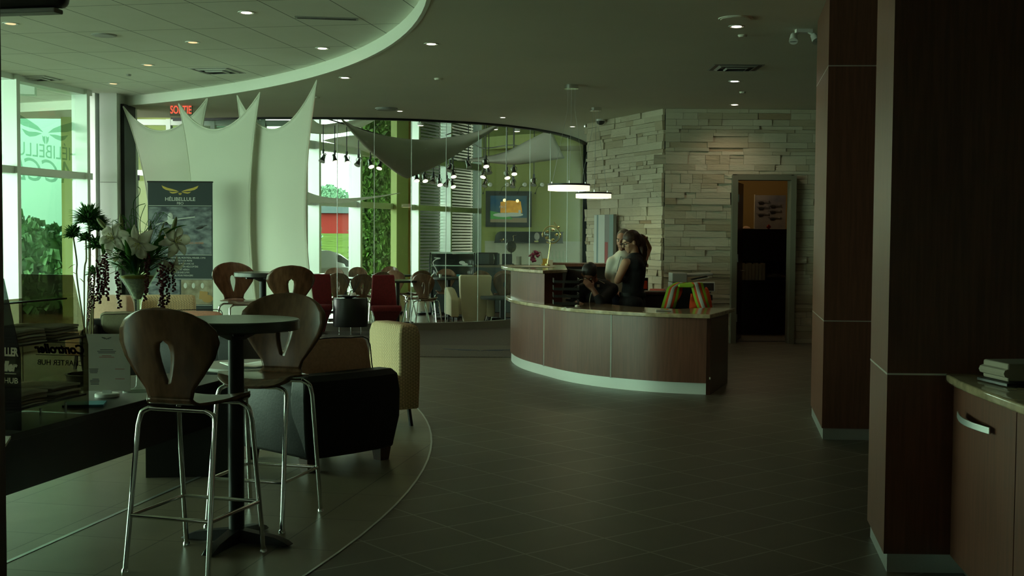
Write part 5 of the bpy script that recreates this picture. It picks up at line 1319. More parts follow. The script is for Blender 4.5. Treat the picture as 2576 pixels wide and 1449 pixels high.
# ------------------------------------------------ cafe kitchen
KY = 23.4
kc = thing('kitchen_counter', 'slate fronted cafe counter with speckled granite top', 'counter', (0, 0, 0))
obj('counter_top', MB().box((.35, KY + .1, .90), (2.25, .75, .04)), 'granite', kc); obj('front_panel', MB().box((.36, KY + .1, .45), (2.15, .68, .88)), 'slate_panel', kc)
df = thing('display_fridge', 'curved glass refrigerated display counter in the cafe', 'display fridge', (-1.17, KY - .1, 0), 0)
obj('base_cabinet', MB().box((0, .1, .33), (.86, .62, .66)), 'slate_panel', df); obj('shelf', MB().box((0, .1, .68), (.84, .60, .03)).box((0, .18, .90), (.80, .35, .015)), 'aluminium_white', df)
obj('top', MB().box((0, .22, 1.15), (.88, .35, .03)), 'aluminium_white', df); obj('back_panel', MB().box((0, .40, .9), (.86, .02, .5)), 'plastic_black', df)
def cg(u, v): a = v * PI / 2; return V(((u - .5) * .86, .05 - .26 * math.cos(a) + 0, .70 + .45 * math.sin(a)))
obj('curved_glass', MB().grid(cg, 4, 12), 'glass_clear', df, smooth=180, solid=.006)
for s in (-1, 1): obj('side_frame', MB().tube([cg(0 if s < 0 else 1, i / 10) for i in range(11)], .015, 6), 'black_metal', df)
m_ = MB()
for pts in (((-.34, 1.06), (-.22, 1.05), (-.30, 1.03), (-.36, .96), (-.30, .84), (-.27, .76)),): m_.tube(cat([(x, -.235, z) for x, z in pts], 4), .012, 6)
for c in ((.20, -.24, .97), (.26, -.24, .93)): m_.ell(c, (.06, .006, .035), 10)
obj('white_swirl_print', m_, 'plastic_white', df)
for i, (x, m1) in enumerate(((-.05, 'plastic_white'), (.05, 'brass'), (.12, 'water_blue'))): obj('dessert_tray', MB().box((x, .05, .715), (.07, .2, .035)), m1, df)
mw = thing('microwave', 'dark microwave with curved handle on the cafe counter', 'microwave', (-.44, KY, .922)); obj('body', MB().box((-.05, 0, .12), (.42, .32, .24)), 'plastic_black', mw, bevel=.01); obj('door_panel', MB().box((.17, -.165, .12), (.05, .01, .22)).box((-.14, -.165, .12), (.26, .008, .2)), 'slate_panel', mw); obj('handle', MB().tube(cat([(.08, -.16, .03), (.09, -.21, .12), (.08, -.16, .21)], 4), .012, 8), 'chrome', mw)
simple('toaster', MB().box((0, 0, .11), (.20, .25, .22)), 'plastic_black', 'dark boxy appliance between the microwave and the fan', 'appliance', (-.10, KY, .922), bevel=.015)
fn_ = thing('desk_fan', 'dark round desk fan on the cafe counter', 'fan', (-.02, KY + .2, .922)); obj('cage', MB().ell((0, -.03, .36), (.10, .05, .12), 20), 'glass_smoke', fn_); obj('stand', MB().tube([(0, 0, 0), (0, 0, .3)], .012, 8).lathe([(.07, 0), (.05, .02), (.01, .03)], n=20), 'plastic_black', fn_)
m_ = MB()
for k in range(3): a = k * 2.1; m_.ell((.05 * math.cos(a), -.03, .36 + .05 * math.sin(a)), (.045, .008, .03), 8, Matrix.Rotation(-a, 3, 'Y'))
obj('blade', m_, 'slate_panel', fn_); 
simple('canister', MB().lathe([(.05, 0), (.05, .17), (0, .17)], n=20), 'paper_grey', 'pale upright canister on the cafe counter near the fan', 'canister', (.13, KY - .1, .922))
for i in range(7):
    b = dup if 0 else None
BT = thing('glass_bottle', 'clear glass bottle in the row on the cafe counter behind the globe', 'bottle', (.72, KY, .922), 0, 'glass bottles behind the globe'); obj('body', MB().lathe([(.028, 0), (.028, .13), (.012, .19), (.012, .27), (.015, .28)], n=16), 'glass_vase', BT, smooth=40)
BT['label'] = 'clear glass bottle behind the globe ornament, first of six from the left'
for i in range(1, 6): dup(BT, (.72 + i * .07, KY + .03 * (i % 2), .922), 0, 'clear glass bottle behind the globe ornament, %s of six from the left' % ('', 'second', 'third', 'fourth', 'fifth', 'last')[i])
sh = thing('wall_shelf', 'dark green wall shelf with rounded end and ornaments on the cafe wall', 'shelf', (0, 25.9, 0))
sh_p = [(-.39, 1.34), (-.37, 1.50), (-.33, 1.56), (-.27, 1.585), (1.1, 1.585), (1.1, 1.34)]
def xz(poly_, y0, y1): n = len(poly_); vs = [(x, y0, z) for x, z in poly_] + [(x, y1, z) for x, z in poly_]; return MB().add(vs, [tuple(range(n)), tuple(range(n, 2 * n))[::-1]] + [(i, n + i, n + (i + 1) % n, (i + 1) % n) for i in range(n)])
obj('back_board', xz(sh_p, .10, .12), 'dark_shelf', sh); obj('bottom_board', MB().box((.355, 0, 1.345), (1.49, .24, .018)), 'dark_shelf', sh); obj('divider', MB().box((.09, 0, 1.46), (.02, .22, .23)), 'dark_shelf', sh); obj('top_board', MB().box((.42, 0, 1.58), (1.38, .24, .015)), 'dark_shelf', sh)
simple('bird_figurine', MB().ell((0, 0, .045), (.05, .015, .015), 8).ell((.04, 0, .06), (.014, .01, .03), 8).tube([(-.01, 0, .04), (0, 0, 0)], .004, 5).tube([(.08, 0, .03), (.12, 0, .06)], .004, 5), 'brass', 'small bronze bird figurine at the left of the wall shelf', 'figurine', (-.23, 25.85, 1.355))
simple('metal_sculpture', MB().tube(cat([(0, 0, .01), (.03, 0, .06), (.02, 0, .14), (.1, 0, .15)], 4), .006, 6), 'brass', 'thin bent brass sculpture in the middle of the wall shelf', 'figurine', (0, 25.84, 1.355))
aw = thing('glass_award', 'round pale glass award on a gold foot on the wall shelf', 'award', (.53, 25.84, 1.355)); obj('plaque', MB().ell((0, 0, .13), (.06, .012, .085), 16), 'plastic_grey', aw); obj('foot', MB().box((-.01, 0, .02), (.09, .05, .035)), 'brass', aw)
# wall clocks with gooseneck lamps
for i, (px, lb) in enumerate(((1233, 'leftmost of the four small round wall clocks'), (1276, 'second of the four small round wall clocks from the left'), (1320, 'third of the four small round wall clocks from the left'), (1364, 'rightmost of the four small round wall clocks'))):
    c = Q(px, 464.5, 26.04); t = thing('wall_clock', lb, 'clock', c, 0, 'small round wall clocks')
    obj('rim', MB().ell((0, 0, 0), (.048, .02, .05), 20), 'aluminium', t); obj('face', MB().ell((0, -.014, 0), (.038, .01, .040), 20), 'plastic_white', t); obj('hands', MB().box((.012, -.026, .004), (.03, .003, .004)).box((-.006, -.026, .002), (.018, .003, .005)), 'ink', t)
    g_ = thing('gooseneck_lamp', 'thin gooseneck lamp curving down from wall clock number %s from the left' % ('one', 'two', 'three', 'four')[i], 'lamp', c + V((-.05, -.02, -.03)), 0, 'thin gooseneck lamps under the clocks')
    obj('arm', MB().tube(cat([(.03, 0, .0), (-.05, -.05, -.03), (-.09, -.08, -.13), (-.095, -.08, -.15)], 5), .004, 6), 'black_metal', g_); obj('lamp_head', MB().tube([(-.095, -.08, -.14), (-.105, -.08, -.18)], [.010, .018], 8), 'black_metal', g_)
# framed picture
def framed(label, x, z, w, h, y):
    t = thing('framed_picture', label, 'picture', (x, y, z)); F = .10
    m_ = MB(); 
    for c, d in (((0, 0, h / 2 - F / 2), (w, .05, F)), ((0, 0, -h / 2 + F / 2), (w, .05, F)), ((w / 2 - F / 2, 0, 0), (F, .05, h - 2 * F)), ((-w / 2 + F / 2, 0, 0), (F, .05, h - 2 * F))): m_.box(c, d)
    obj('frame', m_, 'dark_shelf', t); W_, H_ = w - 2 * F, h - 2 * F
    obj('print', MB().box((0, 0, 0), (W_, .03, H_)), 'picture_sky', t)
    obj('printed_hangar', xz([(-.18, -.08), (-.18, .15), (.0, .19), (.26, .17), (.28, .05), (.30, -.08)], -.019, -.016), 'picture_glow', t)
    obj('printed_ground', MB().box((0, -.018, -H_ / 2 + .05), (W_, .004, .10)), 'picture_ground', t)
    obj('printed_hill', xz([(-W_ / 2, -.22), (-W_ / 2, -.04), (-.2, -.08), (0, -.14), (.1, -.22)], -.021, -.018), 'picture_green', t)
    m_ = MB().ell((.10, -.022, -.12), (.22, .003, .045), 14).ell((-.12, -.022, -.13), (.22, .003, .045), 14).box((.24, -.022, -.06), (.05, .003, .08)); obj('printed_airplane', m_, 'white_ink', t)
    obj('printed_lamp', MB().ell((-.09, -.022, .19), (.035, .003, .035), 10).ell((.19, -.022, .18), (.035, .003, .035), 10), 'picture_star', t)
    text('lettering', 'FBO', .07, 'white_ink', frameT(V((-.14, -.023, .02)), (1, 0, 0), (0, 0, 1)), t)
pc = Q(1279.5, 526, 26.02); framed('framed night picture of aircraft and lit hangar on the green cafe wall', pc.x, pc.z, 1.0, .78, 26.02)
simple('thermostat', MB().box((0, 0, 0), (.06, .03, .10)), 'plastic_white', 'small white wall box left of the framed picture', 'switch', (-.50, 26.07, 2.08))
# ------------------------------------------------ cafe sails
def tri(top, bot, belly=(0, 0, 0)):
    T_ = cat(top, 6); B_ = cat(bot, 6); be = V(belly)
    def f(u, v):
        def ev(L, u): x = u * (len(L) - 1); i = min(int(x), len(L) - 2); return L[i].lerp(L[i + 1], x - i)
        return ev(B_, u).lerp(ev(T_, u), v) + be * 16 * u * (1 - u) * v * (1 - v)
    return f
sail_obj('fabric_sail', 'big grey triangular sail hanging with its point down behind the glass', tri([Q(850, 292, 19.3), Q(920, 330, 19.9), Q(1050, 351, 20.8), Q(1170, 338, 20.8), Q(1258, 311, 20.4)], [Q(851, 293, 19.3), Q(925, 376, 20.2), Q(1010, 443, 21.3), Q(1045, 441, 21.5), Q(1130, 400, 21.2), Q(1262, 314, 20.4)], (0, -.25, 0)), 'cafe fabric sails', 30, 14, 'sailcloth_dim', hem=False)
sail_obj('fabric_sail', 'thin pale sail edge stretched low across the left cafe window', tri([Q(745, 470, 19.5), Q(800, 492, 20.3), Q(860, 499, 21.5), Q(930, 495, 22.5), Q(1006, 485, 23.5)], [Q(745, 515, 19.5), Q(800, 511, 20.3), Q(860, 511, 21.5), Q(930, 500, 22.5), Q(1007, 486, 23.5)], (0, -.1, 0)), 'cafe fabric sails', 24, 4, 'sailcloth', hem=False)
sail_obj('fabric_sail', 'pale sail at the upper left behind the glass, above the window beam', tri([Q(780, 292, 23), Q(805, 312, 23.5), Q(850, 308, 24), Q(905, 300, 24.5), Q(945, 292, 25)], [Q(770, 334, 23), Q(820, 338, 23.5), Q(870, 333, 24), Q(910, 320, 24.5), Q(955, 296, 25)], (0, -.2, 0)), 'cafe fabric sails', 20, 8, 'sailcloth', hem=False)
sail_obj('fabric_sail', 'pale sail below the upper left one, reaching towards the tree window', tri([Q(812, 353, 24), Q(850, 345, 24.5), Q(900, 340, 25), Q(940, 344, 26), Q(960, 360, 26)], [Q(813, 354, 24), Q(860, 366, 24.5), Q(910, 378, 25), Q(945, 392, 26), Q(975, 396, 26)], (0, -.1, 0)), 'cafe fabric sails', 16, 6, 'sailcloth', hem=False)
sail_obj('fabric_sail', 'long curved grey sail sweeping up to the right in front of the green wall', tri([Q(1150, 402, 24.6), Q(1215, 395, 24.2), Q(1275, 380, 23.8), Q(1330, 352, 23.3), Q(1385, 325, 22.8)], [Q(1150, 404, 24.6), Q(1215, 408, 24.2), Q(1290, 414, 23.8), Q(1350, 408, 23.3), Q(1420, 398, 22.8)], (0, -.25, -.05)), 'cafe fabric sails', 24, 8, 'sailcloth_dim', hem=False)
# ------------------------------------------------ cable spotlights
def spot(px, py, y, tilt, lit, label, top=.62):
    c = Q(px, py, y); t = thing('cable_spotlight', label, 'spotlight', c, 0, 'hanging metal spotlights in the cafe')
    d = V((math.sin(tilt), -.55, -math.cos(tilt))).normalized()
    obj('rod', MB().tube([(0, 0, .10), (0, 0, top if top < 1 else 5.2 - c.z)], .010, 6).tube([(0, 0, .08), (0, 0, .16)], .022, 8), 'black_metal', t)
    x, yv = basis(d)
    obj('yoke', MB().tube(cat([x * .05 - d * .0, x * .055 + V((0, 0, .06)), (0, 0, .09), -x * .055 + V((0, 0, .06)), -x * .05], 3), .006, 6), 'chrome_dark', t)
    obj('lamp_head', MB().tube([-d * .10, -d * .02, d * .04, d * .075], [.030, .034, .050, .064], 14), 'chrome_dark', t, smooth=40)
    obj('lamp', MB().tube([d * .072, d * .078], .056, 14), 'spot_glow' if lit else 'plastic_grey', t); return t
SP = [(813, 398, 21.9, -.3, 0), (842, 400, 22.3, .3, 1), (872, 402, 22.7, .35, 1), (902, 408, 23.1, -.35, 0), (932, 412, 23.5, .35, 1), (956, 416, 23.9, -.2, 1),
      (1048, 447, 24.4, .1, 1), (1068, 448, 24.6, .3, 1), (1090, 452, 24.8, -.3, 0), (1105, 458, 25, .3, 1), (1124, 460, 25.2, -.4, 0), (1138, 463, 25.4, .35, 1), (1132, 422, 24.2, -.3, 0), (1140, 437, 24.4, .2, 1),
      (1178, 414, 24.0, .4, 0), (1222, 411, 23.6, .15, 1), (1217, 438, 24.6, -.25, 1), (1229, 428, 24.4, .3, 0), (1221, 461, 25, -.3, 0), (1275, 440, 24.2, .2, 1), (1293, 430, 23.9, .1, 1), (1291, 462, 24.7, -.2, 0), (1343, 458, 24.4, -.1, 0)]
nm = ['first', 'second', 'third', 'fourth', 'fifth', 'sixth']
for i, (px, py, y, ti, lit) in enumerate(SP):
    if i < 6: lb = 'hanging metal spotlight, %s from the left under the upper left sail' % nm[i]
    elif i < 12: lb = 'hanging metal spotlight, %s from the left in the low row before the louvered window' % nm[i - 6]
    elif i < 14: lb = '%s of the stacked hanging spotlights above the low row' % ('upper', 'lower')[i - 12]
    elif i < 19: lb = 'hanging metal spotlight, %s of the cluster beside the clocks, counted from the top left' % nm[i - 14]
    else: lb = 'hanging metal spotlight, %s from the left in front of the clocks' % nm[i - 19]
    spot(px, py, y, ti, lit, lb, .62 if i < 14 else 2)
tk = thing('light_track', 'dark ceiling track carrying the left row of spotlights', 'track', (0, 0, 0)); a, b = Q(800, 292, 21.7), Q(975, 345, 24.2); obj('rail', MB().tube([a, b], .014, 6), 'black_metal', tk)
tk = thing('light_track', 'thin curved metal track above the louvered window', 'track', (0, 0, 0)); obj('rail', MB().tube(cat([Q(1120, 340, 24), Q(1160, 334, 24.3), Q(1210, 372, 24.5), Q(1290, 365, 24.4), Q(1360, 380, 24.3)], 6), .012, 6), 'aluminium', tk)
for px, py in ((1245, 326), (1300, 331), (1058, 316)):
    t = thing('downlight', 'small round downlight hanging high in the cafe ceiling at %s' % {1245: 'the middle', 1300: 'the right', 1058: 'the left'}[px], 'ceiling light', Q(px, py, 24.8)); obj('housing', MB().lathe([(.07, 0), (.07, .06), (0, .06)], n=16), 'plastic_white', t); obj('lamp', MB().lathe([(0, -.002), (.055, -.002), (.055, .0)], n=16), 'lamp_glow', t); obj('stem', MB().tube([(0, 0, .06), (0, 0, 1.3)], .008, 6), 'aluminium', t)
# ------------------------------------------------ outside: cedars, bushes, trees, cars
def leafy(name, label, c, loc, blobs, m, n, sz, grp=None, trunk=None, seed=0, out=.25):
    rr = random.Random(seed); t = thing(name, label, c, loc, 0, grp); mb = MB()
    for (bx_, by_, bz_), (ax, ay, az) in blobs:
        mb.ell((bx_, by_, bz_), (ax * .86, ay * .86, az * .92), 14)
    tot = sum(a[0] * a[2] for _, a in blobs)
    for (bx_, by_, bz_), (ax, ay, az) in blobs:
        for i in range(int(n * ax * az / tot)):
            th_ = rr.uniform(0, 2 * PI); ph_ = math.acos(rr.uniform(-1, 1)); d = V((math.sin(ph_) * math.cos(th_), math.sin(ph_) * math.sin(th_), math.cos(ph_)))
            p = V((bx_ + d.x * ax, by_ + d.y * ay, bz_ + d.z * az)) * 1.0; s = sz * rr.uniform(.6, 1.4); k = rr.uniform(.82, 1.12)
            p = V((bx_, by_, bz_)) + (p - V((bx_, by_, bz_))) * k
            R = Matrix.Rotation(rr.uniform(0, 6), 3, 'Z') @ Matrix.Rotation(rr.uniform(-1, 1), 3, 'X'); q = [p + R @ V(v) * s for v in ((-.5, 0, -.4), (.5, 0, -.2), (.35, .1, .6), (-.3, -.1, .5))]
            q2 = [p + R @ V(v) * s for v in ((0, -.5, -.4), (.1, .5, -.2), (0, .35, .6))]
            mb.add(q, [(0, 1, 2, 3)]); mb.add(q2, [(0, 1, 2)])
    obj('foliage', mb, m, t)
    if trunk: obj('trunk', MB().tube([(0, 0, -.2), (0, 0, trunk)], [.14, .08], 8), 'trunk', t)
    return t
gz = -.43
leafy('cedar_tree', 'tall dense green cedar, the left one outside the cafe window', 'tree', (-4.16, 33.9, gz), [((0, 0, 1.8), (.38, .5, 2.0)), ((.02, 0, 3.6), (.34, .4, 1.9)), ((.08, 0, 5.0), (.28, .3, 1.3))], 'foliage', 5200, .17, 'tall cedars outside the cafe', .5, 1, .1)
leafy('cedar_tree', 'tall dense green cedar, the right one outside the cafe window', 'tree', (-3.55, 33.2, gz), [((0, 0, 1.8), (.68, .6, 1.9)), ((0, 0, 3.8), (.6, .6, 2.2)), ((0, 0, 5.6), (.5, .4, 1.4))], 'foliage', 6000, .17, 'tall cedars outside the cafe', .5, 2, .1)
leafy('far_tree', 'round green tree rising behind the red barn', 'tree', (-26.0, 168, 1.6), [((0, 0, 4.6), (2.6, 2, 1.9)), ((-2.4, 0, 3.8), (2.4, 2, 1.6)), ((2.6, 0, 3.6), (2.2, 2, 1.4))], 'foliage_far', 1500, .6, None, 4.0, 3, .2)
leafy('hedge_bush', 'dark green bush at the foot of the barn left of the mullion', 'bush', (-9.5, 55, -.2), [((0, 0, 1.5), (.6, .6, 1.7)), ((-1.0, 0, 1.3), (.8, .8, 1.6))], 'foliage_far', 1200, .22, None, None, 4)
leafy('hedge_bush', 'large pale green bush outside the left window', 'bush', (-9.0, 22.5, 0), [((0, 0, .7), (.9, .9, .9)), ((-1.0, .4, .8), (1.0, .9, 1.1)), ((.9, 1.0, .6), (.8, .8, .8))], 'foliage_pale', 2600, .16, None, None, 5)
leafy('hedge_bush', 'long low hedge in the distance outside the left window', 'hedge', (-19, 46, .4), [((-5, 0, .8), (3.4, 1.5, 1.6)), ((0, 0, 1.0), (3.4, 1.5, 1.8)), ((5, 0, .7), (3.2, 1.5, 1.5))], 'foliage_pale', 2600, .5, None, None, 6)
for i, (x, y) in enumerate(((-4.35, 26.2), (-4.62, 25.7), (-4.1, 26.9))):
    m_ = MB()
    for k in range(40): a = rnd.uniform(0, 6.28); blade(m_, (x, y, -.02), (x + .22 * math.cos(a), y + .22 * math.sin(a), rnd.uniform(.25, .62)), .02, .25)
    tag(obj('grass_tuft', m_, 'leaf', smooth=True), 'bright spiky leaf tuft outside the cafe window, %s' % ('middle one', 'nearest the sail', 'farthest from the sail')[i], 'plant', 'leaf tufts outside the cafe window')
def car(label, loc, rz, m, seed=0):
    t = thing('car', label, 'car', loc, rz)
    # side profile (x along the car, z up), three widths lofted
    prof = [(-2.1, .35), (-2.12, .75), (-1.95, .95), (-1.75, 1.0), (-1.45, 1.36), (-.9, 1.46), (.0, 1.45), (.5, 1.34), (1.15, .98), (1.75, .86), (2.05, .68), (2.1, .35), (1.6, .30), (-1.6, .30)]
    secs = []
    for k, (w, f) in enumerate(((-.86, .0), (-.84, .35), (-.62, 1), (0, 1.0), (.62, 1), (.84, .35), (.86, 0))):
        s_ = []
        for x, z in prof:
            zz = z if z < .9 else (.9 + (z - .9) * (0.05 if f == 0 else (.12 if f == .35 else 1)))
            s_.append(V((x * (1 - .02 * abs(k - 3)), w, zz)))
        secs.append(s_)
    obj('body', MB().loft(secs), m, t, smooth=35)
    # cabin sides
    for s in (-1, 1):
        gl_ = [(-1.50, .96), (-1.25, 1.30), (-.75, 1.36), (-.62, .96)], [(-.55, .96), (-.66, 1.37), (.02, 1.37), (.12, .96)], [(.20, .96), (.10, 1.37), (.45, 1.30), (1.0, .97)]
        for w_ in gl_:
            vs = [V((x, s * (.845 - (z - .93) * .50), z)) for x, z in w_] + [V((x, s * (.80 - (z - .93) * .50), z)) for x, z in w_]
            obj('window', MB().add(vs, [(0, 1, 2, 3), (7, 6, 5, 4), (0, 4, 5, 1), (1, 5, 6, 2), (2, 6, 7, 3), (3, 7, 4, 0)]), 'car_glass', t)
        obj('mirror', MB().ell((.95, s * .95, 1.0), (.10, .12, .08), 10), m, t, smooth=True)
        for x in (-1.3, 1.35): obj('wheel', MB().tube([(x, s * .70, .32), (x, s * .88, .32)], .32, 20), 'tyre', t, smooth=40)
    obj('rear_window', MB().add([V((-1.50, -.55, 1.33)), V((-1.50, .55, 1.33)), V((-1.83, .68, 1.0)), V((-1.83, -.68, 1.0)), V((-1.52, -.55, 1.30)), V((-1.52, .55, 1.30)), V((-1.80, .68, .98)), V((-1.80, -.68, .98))], [(0, 1, 2, 3), (7, 6, 5, 4), (0, 4, 5, 1), (1, 5, 6, 2), (2, 6, 7, 3), (3, 7, 4, 0)]), 'car_glass', t)
    obj('light', MB().ell((2.0, -.6, .66), (.12, .18, .07), 10).ell((2.0, .6, .66), (.12, .18, .07), 10), 'plastic_white', t); return t

car('white hatchback car parked outside the cafe window', (-5.95, 35.8, gz), .95, 'car_white')
car('dark car half hidden behind the cedar and the white car', (-3.4, 44.5, gz + .25), .25, 'car_dark')
#@@PEOPLE
# ================================================================== PEOPLE
def fuse(mb, m, name, parent, voxel=.012, smooth_it=6):
    me = bpy.data.meshes.new(name); me.from_pydata(mb.v, [], mb.f); bm = bmesh.new(); bm.from_mesh(me); bmesh.ops.recalc_face_normals(bm, faces=bm.faces); bm.to_mesh(me); bm.free()
    t = bpy.data.objects.new(name, me); C.objects.link(t)
    md = t.modifiers.new('r', 'REMESH'); md.mode = 'VOXEL'; md.voxel_size = voxel; md.use_smooth_shade = True
    s_ = t.modifiers.new('s', 'SMOOTH'); s_.factor = .5; s_.iterations = smooth_it
    me2 = bpy.data.meshes.new_from_object(t.evaluated_get(bpy.context.evaluated_depsgraph_get())); bpy.data.objects.remove(t)
    me2.materials.clear(); me2.materials.append(MT[m])
    for p in me2.polygons: p.use_smooth = True
    o = bpy.data.objects.new(name, me2); C.objects.link(o); o.parent = parent; return o
def cap(mb, a, b, ra, rb, n=14):
    a = V(a); b = V(b); mb.tube([a, a.lerp(b, .5), b], [ra, (ra + rb) / 2, rb], n); mb.ell(a, ra, n); mb.ell(b, rb, n)
def limb(mb, pts, rs):
    for i in range(len(pts) - 1): cap(mb, pts[i], pts[i + 1], rs[i], rs[i + 1])
def head(mb, c, face, up, s=1.0):
    f = V(face).normalized(); u = V(up); u = (u - f * u.dot(f)).normalized(); r = f.cross(u)
    R = Matrix((r, f, u)).transposed()
    L = lambda x, y, z: V(c) + R @ V((x, y, z)) * s
    mb.ell(L(0, -.012, .030), [.074 * s, .094 * s, .090 * s], 18, R); mb.ell(L(0, .022, -.030), [.058 * s, .068 * s, .078 * s], 16, R)
    mb.ell(L(0, .062, -.088), [.026 * s, .022 * s, .020 * s], 10, R)                      # chin
    mb.tube([L(0, .082, .018), L(0, .106, -.022)], [.008 * s, .015 * s], 8); mb.ell(L(0, .104, -.024), [.017 * s, .014 * s, .011 * s], 8, R)   # nose
    mb.ell(L(0, .080, .028), [.048 * s, .014 * s, .010 * s], 10, R)                        # brow
    mb.ell(L(0, .084, -.055), [.024 * s, .010 * s, .006 * s], 10, R); mb.ell(L(0, .083, -.065), [.021 * s, .010 * s, .006 * s], 10, R)  # lips
    for q in (-1, 1): mb.ell(L(q * .076, -.010, -.008), [.010 * s, .020 * s, .030 * s], 10, R); mb.ell(L(q * .040, .055, -.028), [.022 * s, .020 * s, .020 * s], 8, R)
    return L, R
def face_bits(root, L, R, s, hm):
    e = MB(); p = MB()
    for q in (-1, 1): e.ell(L(q * .030, .074, .004), .011 * s, 10); p.ell(L(q * .030, .0835, .004), .0052 * s, 8)
    obj('eye', e, 'paper', root, smooth=True); obj('pupil', p, 'ink', root, smooth=True)
    b = MB()
    for q in (-1, 1): b.tube([L(q * .014, .089, .024), L(q * .032, .086, .031), L(q * .048, .074, .026)], .0035 * s, 6)
    obj('eyebrow', b, hm, root)
def hand(root_or_mb, w, d, n, s=1.0, curl=.4, side=1, m=None):
    # w wrist, d direction of the fingers, n back-of-hand normal; five separate fingers with bends
    mb = MB(); d = V(d).normalized(); n = V(n); n = (n - d * n.dot(d)).normalized(); x = d.cross(n) * side; w = V(w)
    K = w + d * .085 * s
    mb.loft([[p + x * a * .5 + n * b * .5 for a, b in ((-wd, -th), (wd, -th), (wd, th), (-wd, th))] for p, wd, th in ((w - d * .01, .045 * s, .034 * s), (w + d * .03 * s, .066 * s, .032 * s), (K, .078 * s, .026 * s))])
    for i, (off, ln, r) in enumerate(((-.030, .068, .0088), (-.010, .076, .0092), (.010, .071, .0088), (.029, .056, .0078))):
        p = K + x * off * s - d * .006; a = curl * .5 + .05 * i; pts = [p]; dirv = d
        for sg in (.45, .32, .25):
            dirv = (dirv * math.cos(a) - n * math.sin(a)).normalized(); p = p + dirv * ln * sg * s; pts.append(p); a = curl * 1.0
        limb(mb, pts, [r * s, r * s * .95, r * s * .88, r * s * .75])
    p = w + d * .025 * s - x * .030 * s; q = p + (d * .5 - x * .75 - n * .25).normalized() * .036 * s; limb(mb, [p, q, q + (d * .85 - x * .25 - n * .35).normalized() * .030 * s], [.013 * s, .011 * s, .0085 * s])
    if m: return fuse(mb, m, 'hand', root_or_mb, .004, 2)
    root_or_mb.v, root_or_mb.f  # merged into the body mesh
    root_or_mb.add(mb.v, mb.f)
# ---- standing woman
O = V((1.325, 13.05, 0)); wm = thing('person', 'standing person in sleeveless black top and trousers, glasses, hand in long brown ponytail', 'person', O)
def W_(px, py, dy=0): return Q(px, py, 13.05 + dy) - O
k = .00435
b = MB(); hc_ = W_(1587, 609); L, R = head(b, hc_, (-.92, -.22, -.36), (-.30, -.1, 1), .98)
neck = W_(1597, 640, .02); chest = W_(1595, 678); waist = W_(1592, 722); hip = W_(1590, 765)
limb(b, [hc_ + V((.02, 0, -.03)), neck, W_(1597, 662)], [.052, .050, .062])
limb(b, [W_(1597, 665), chest, waist, hip], [.085, .115, .10, .125])
shL, shR = W_(1574, 662, -.12), W_(1616, 660, .14)
limb(b, [chest + V((0, -.05, .05)), shL], [.08, .052]); limb(b, [chest + V((0, .05, .05)), shR], [.08, .052])
elL = W_(1553, 706, -.16); wrL = W_(1566, 702, .08)
limb(b, [shL, shL.lerp(elL, .5), elL], [.052, .046, .038]); limb(b, [elL, elL.lerp(wrL, .4), wrL], [.038, .034, .024]); hand(b, wrL, wrL - elL, (0, -1, .2), .88, .5)
elR = W_(1632, 624, .26); wrR = W_(1626, 606, .10)
limb(b, [shR, elR], [.05, .036]); limb(b, [elR, wrR], [.036, .024]); hand(b, wrR, W_(1606, 584, .05) - wrR, (-.2, .3, 1), .85, .35)
for s in (-1, 1):
    h_ = hip + V((0, s * .08, 0)); limb(b, [h_, V((h_.x - .01, h_.y, .46)), V((h_.x + .02, h_.y, .08))], [.10, .062, .042]); limb(b, [V((h_.x + .02, h_.y, .05)), V((h_.x - .15, h_.y, .035))], [.04, .032])
fuse(b, 'skin_light', 'body', wm, .008, 3); face_bits(wm, L, R, .98, 'hair_brown')
c_ = MB(); limb(c_, [W_(1597, 656), chest, waist, W_(1591, 748)], [.098, .135, .118, .135]); limb(c_, [chest + V((0, -.06, .05)), shL + V((.012, .02, -.01))], [.098, .064]); limb(c_, [chest + V((.02, .06, .05)), shR + V((-.01, -.02, -.01))], [.10, .064]); c_.ell(chest + V((-.07, -.02, -.01)), (.085, .11, .09), 12)
limb(c_, [neck + V((0, 0, -.035)), W_(1597, 660)], [.062, .085])
fuse(c_, 'cloth_black', 'blouse', wm, .010, 5)
c_ = MB(); limb(c_, [W_(1591, 742), hip], [.130, .150])
for s in (-1, 1):
    h_ = hip + V((0, s * .085, 0)); limb(c_, [h_, V((h_.x - .01, h_.y, .46)), V((h_.x + .02, h_.y, .09))], [.118, .085, .068])
fuse(c_, 'cloth_black', 'trousers', wm, .011, 4)
obj('belt', MB().lathe([(.145, -.02), (.147, 0), (.145, .02)], tuple(W_(1591, 740)), 28), 'leather_black', wm, smooth=True)
c_ = MB(); c_.ell(L(0, -.024, .043), (.084, .100, .088), 18, R); c_.ell(L(0, -.06, -.005), (.074, .065, .08), 14, R)
limb(c_, [hc_ + V((.09, .03, .045)), W_(1612, 612, .05), W_(1616, 640, .06), W_(1614, 662, .06)], [.048, .062, .055, .022])
for i in range(26):
    a = rnd.uniform(0, 6.28); p0 = W_(1611, 604, .05) + V((.03 * math.cos(a), .03 * math.sin(a), 0)); c_.tube(cat([p0, p0 + V((.03 * math.cos(a) + .015, .03 * math.sin(a), -.10)), p0 + V((.03 * math.cos(a * 1.7) + .02, .03 * math.sin(a), -.18)), p0 + V((.02 * math.cos(a * 2.3) + .012, .02 * math.sin(a), -.26))], 4), .010, 6)
fuse(c_, 'hair_brown', 'hair', wm, .007, 2)
g_ = MB()
for q in (-1, 1):
    g_.tube([L(q * .034 + .026 * math.cos(a / 12 * 2 * PI), .098, .002 + .020 * math.sin(a / 12 * 2 * PI)) for a in range(13)], .0028, 6); g_.tube([L(q * .060, .094, .008), L(q * .078, -.0, .006)], .0025, 5)
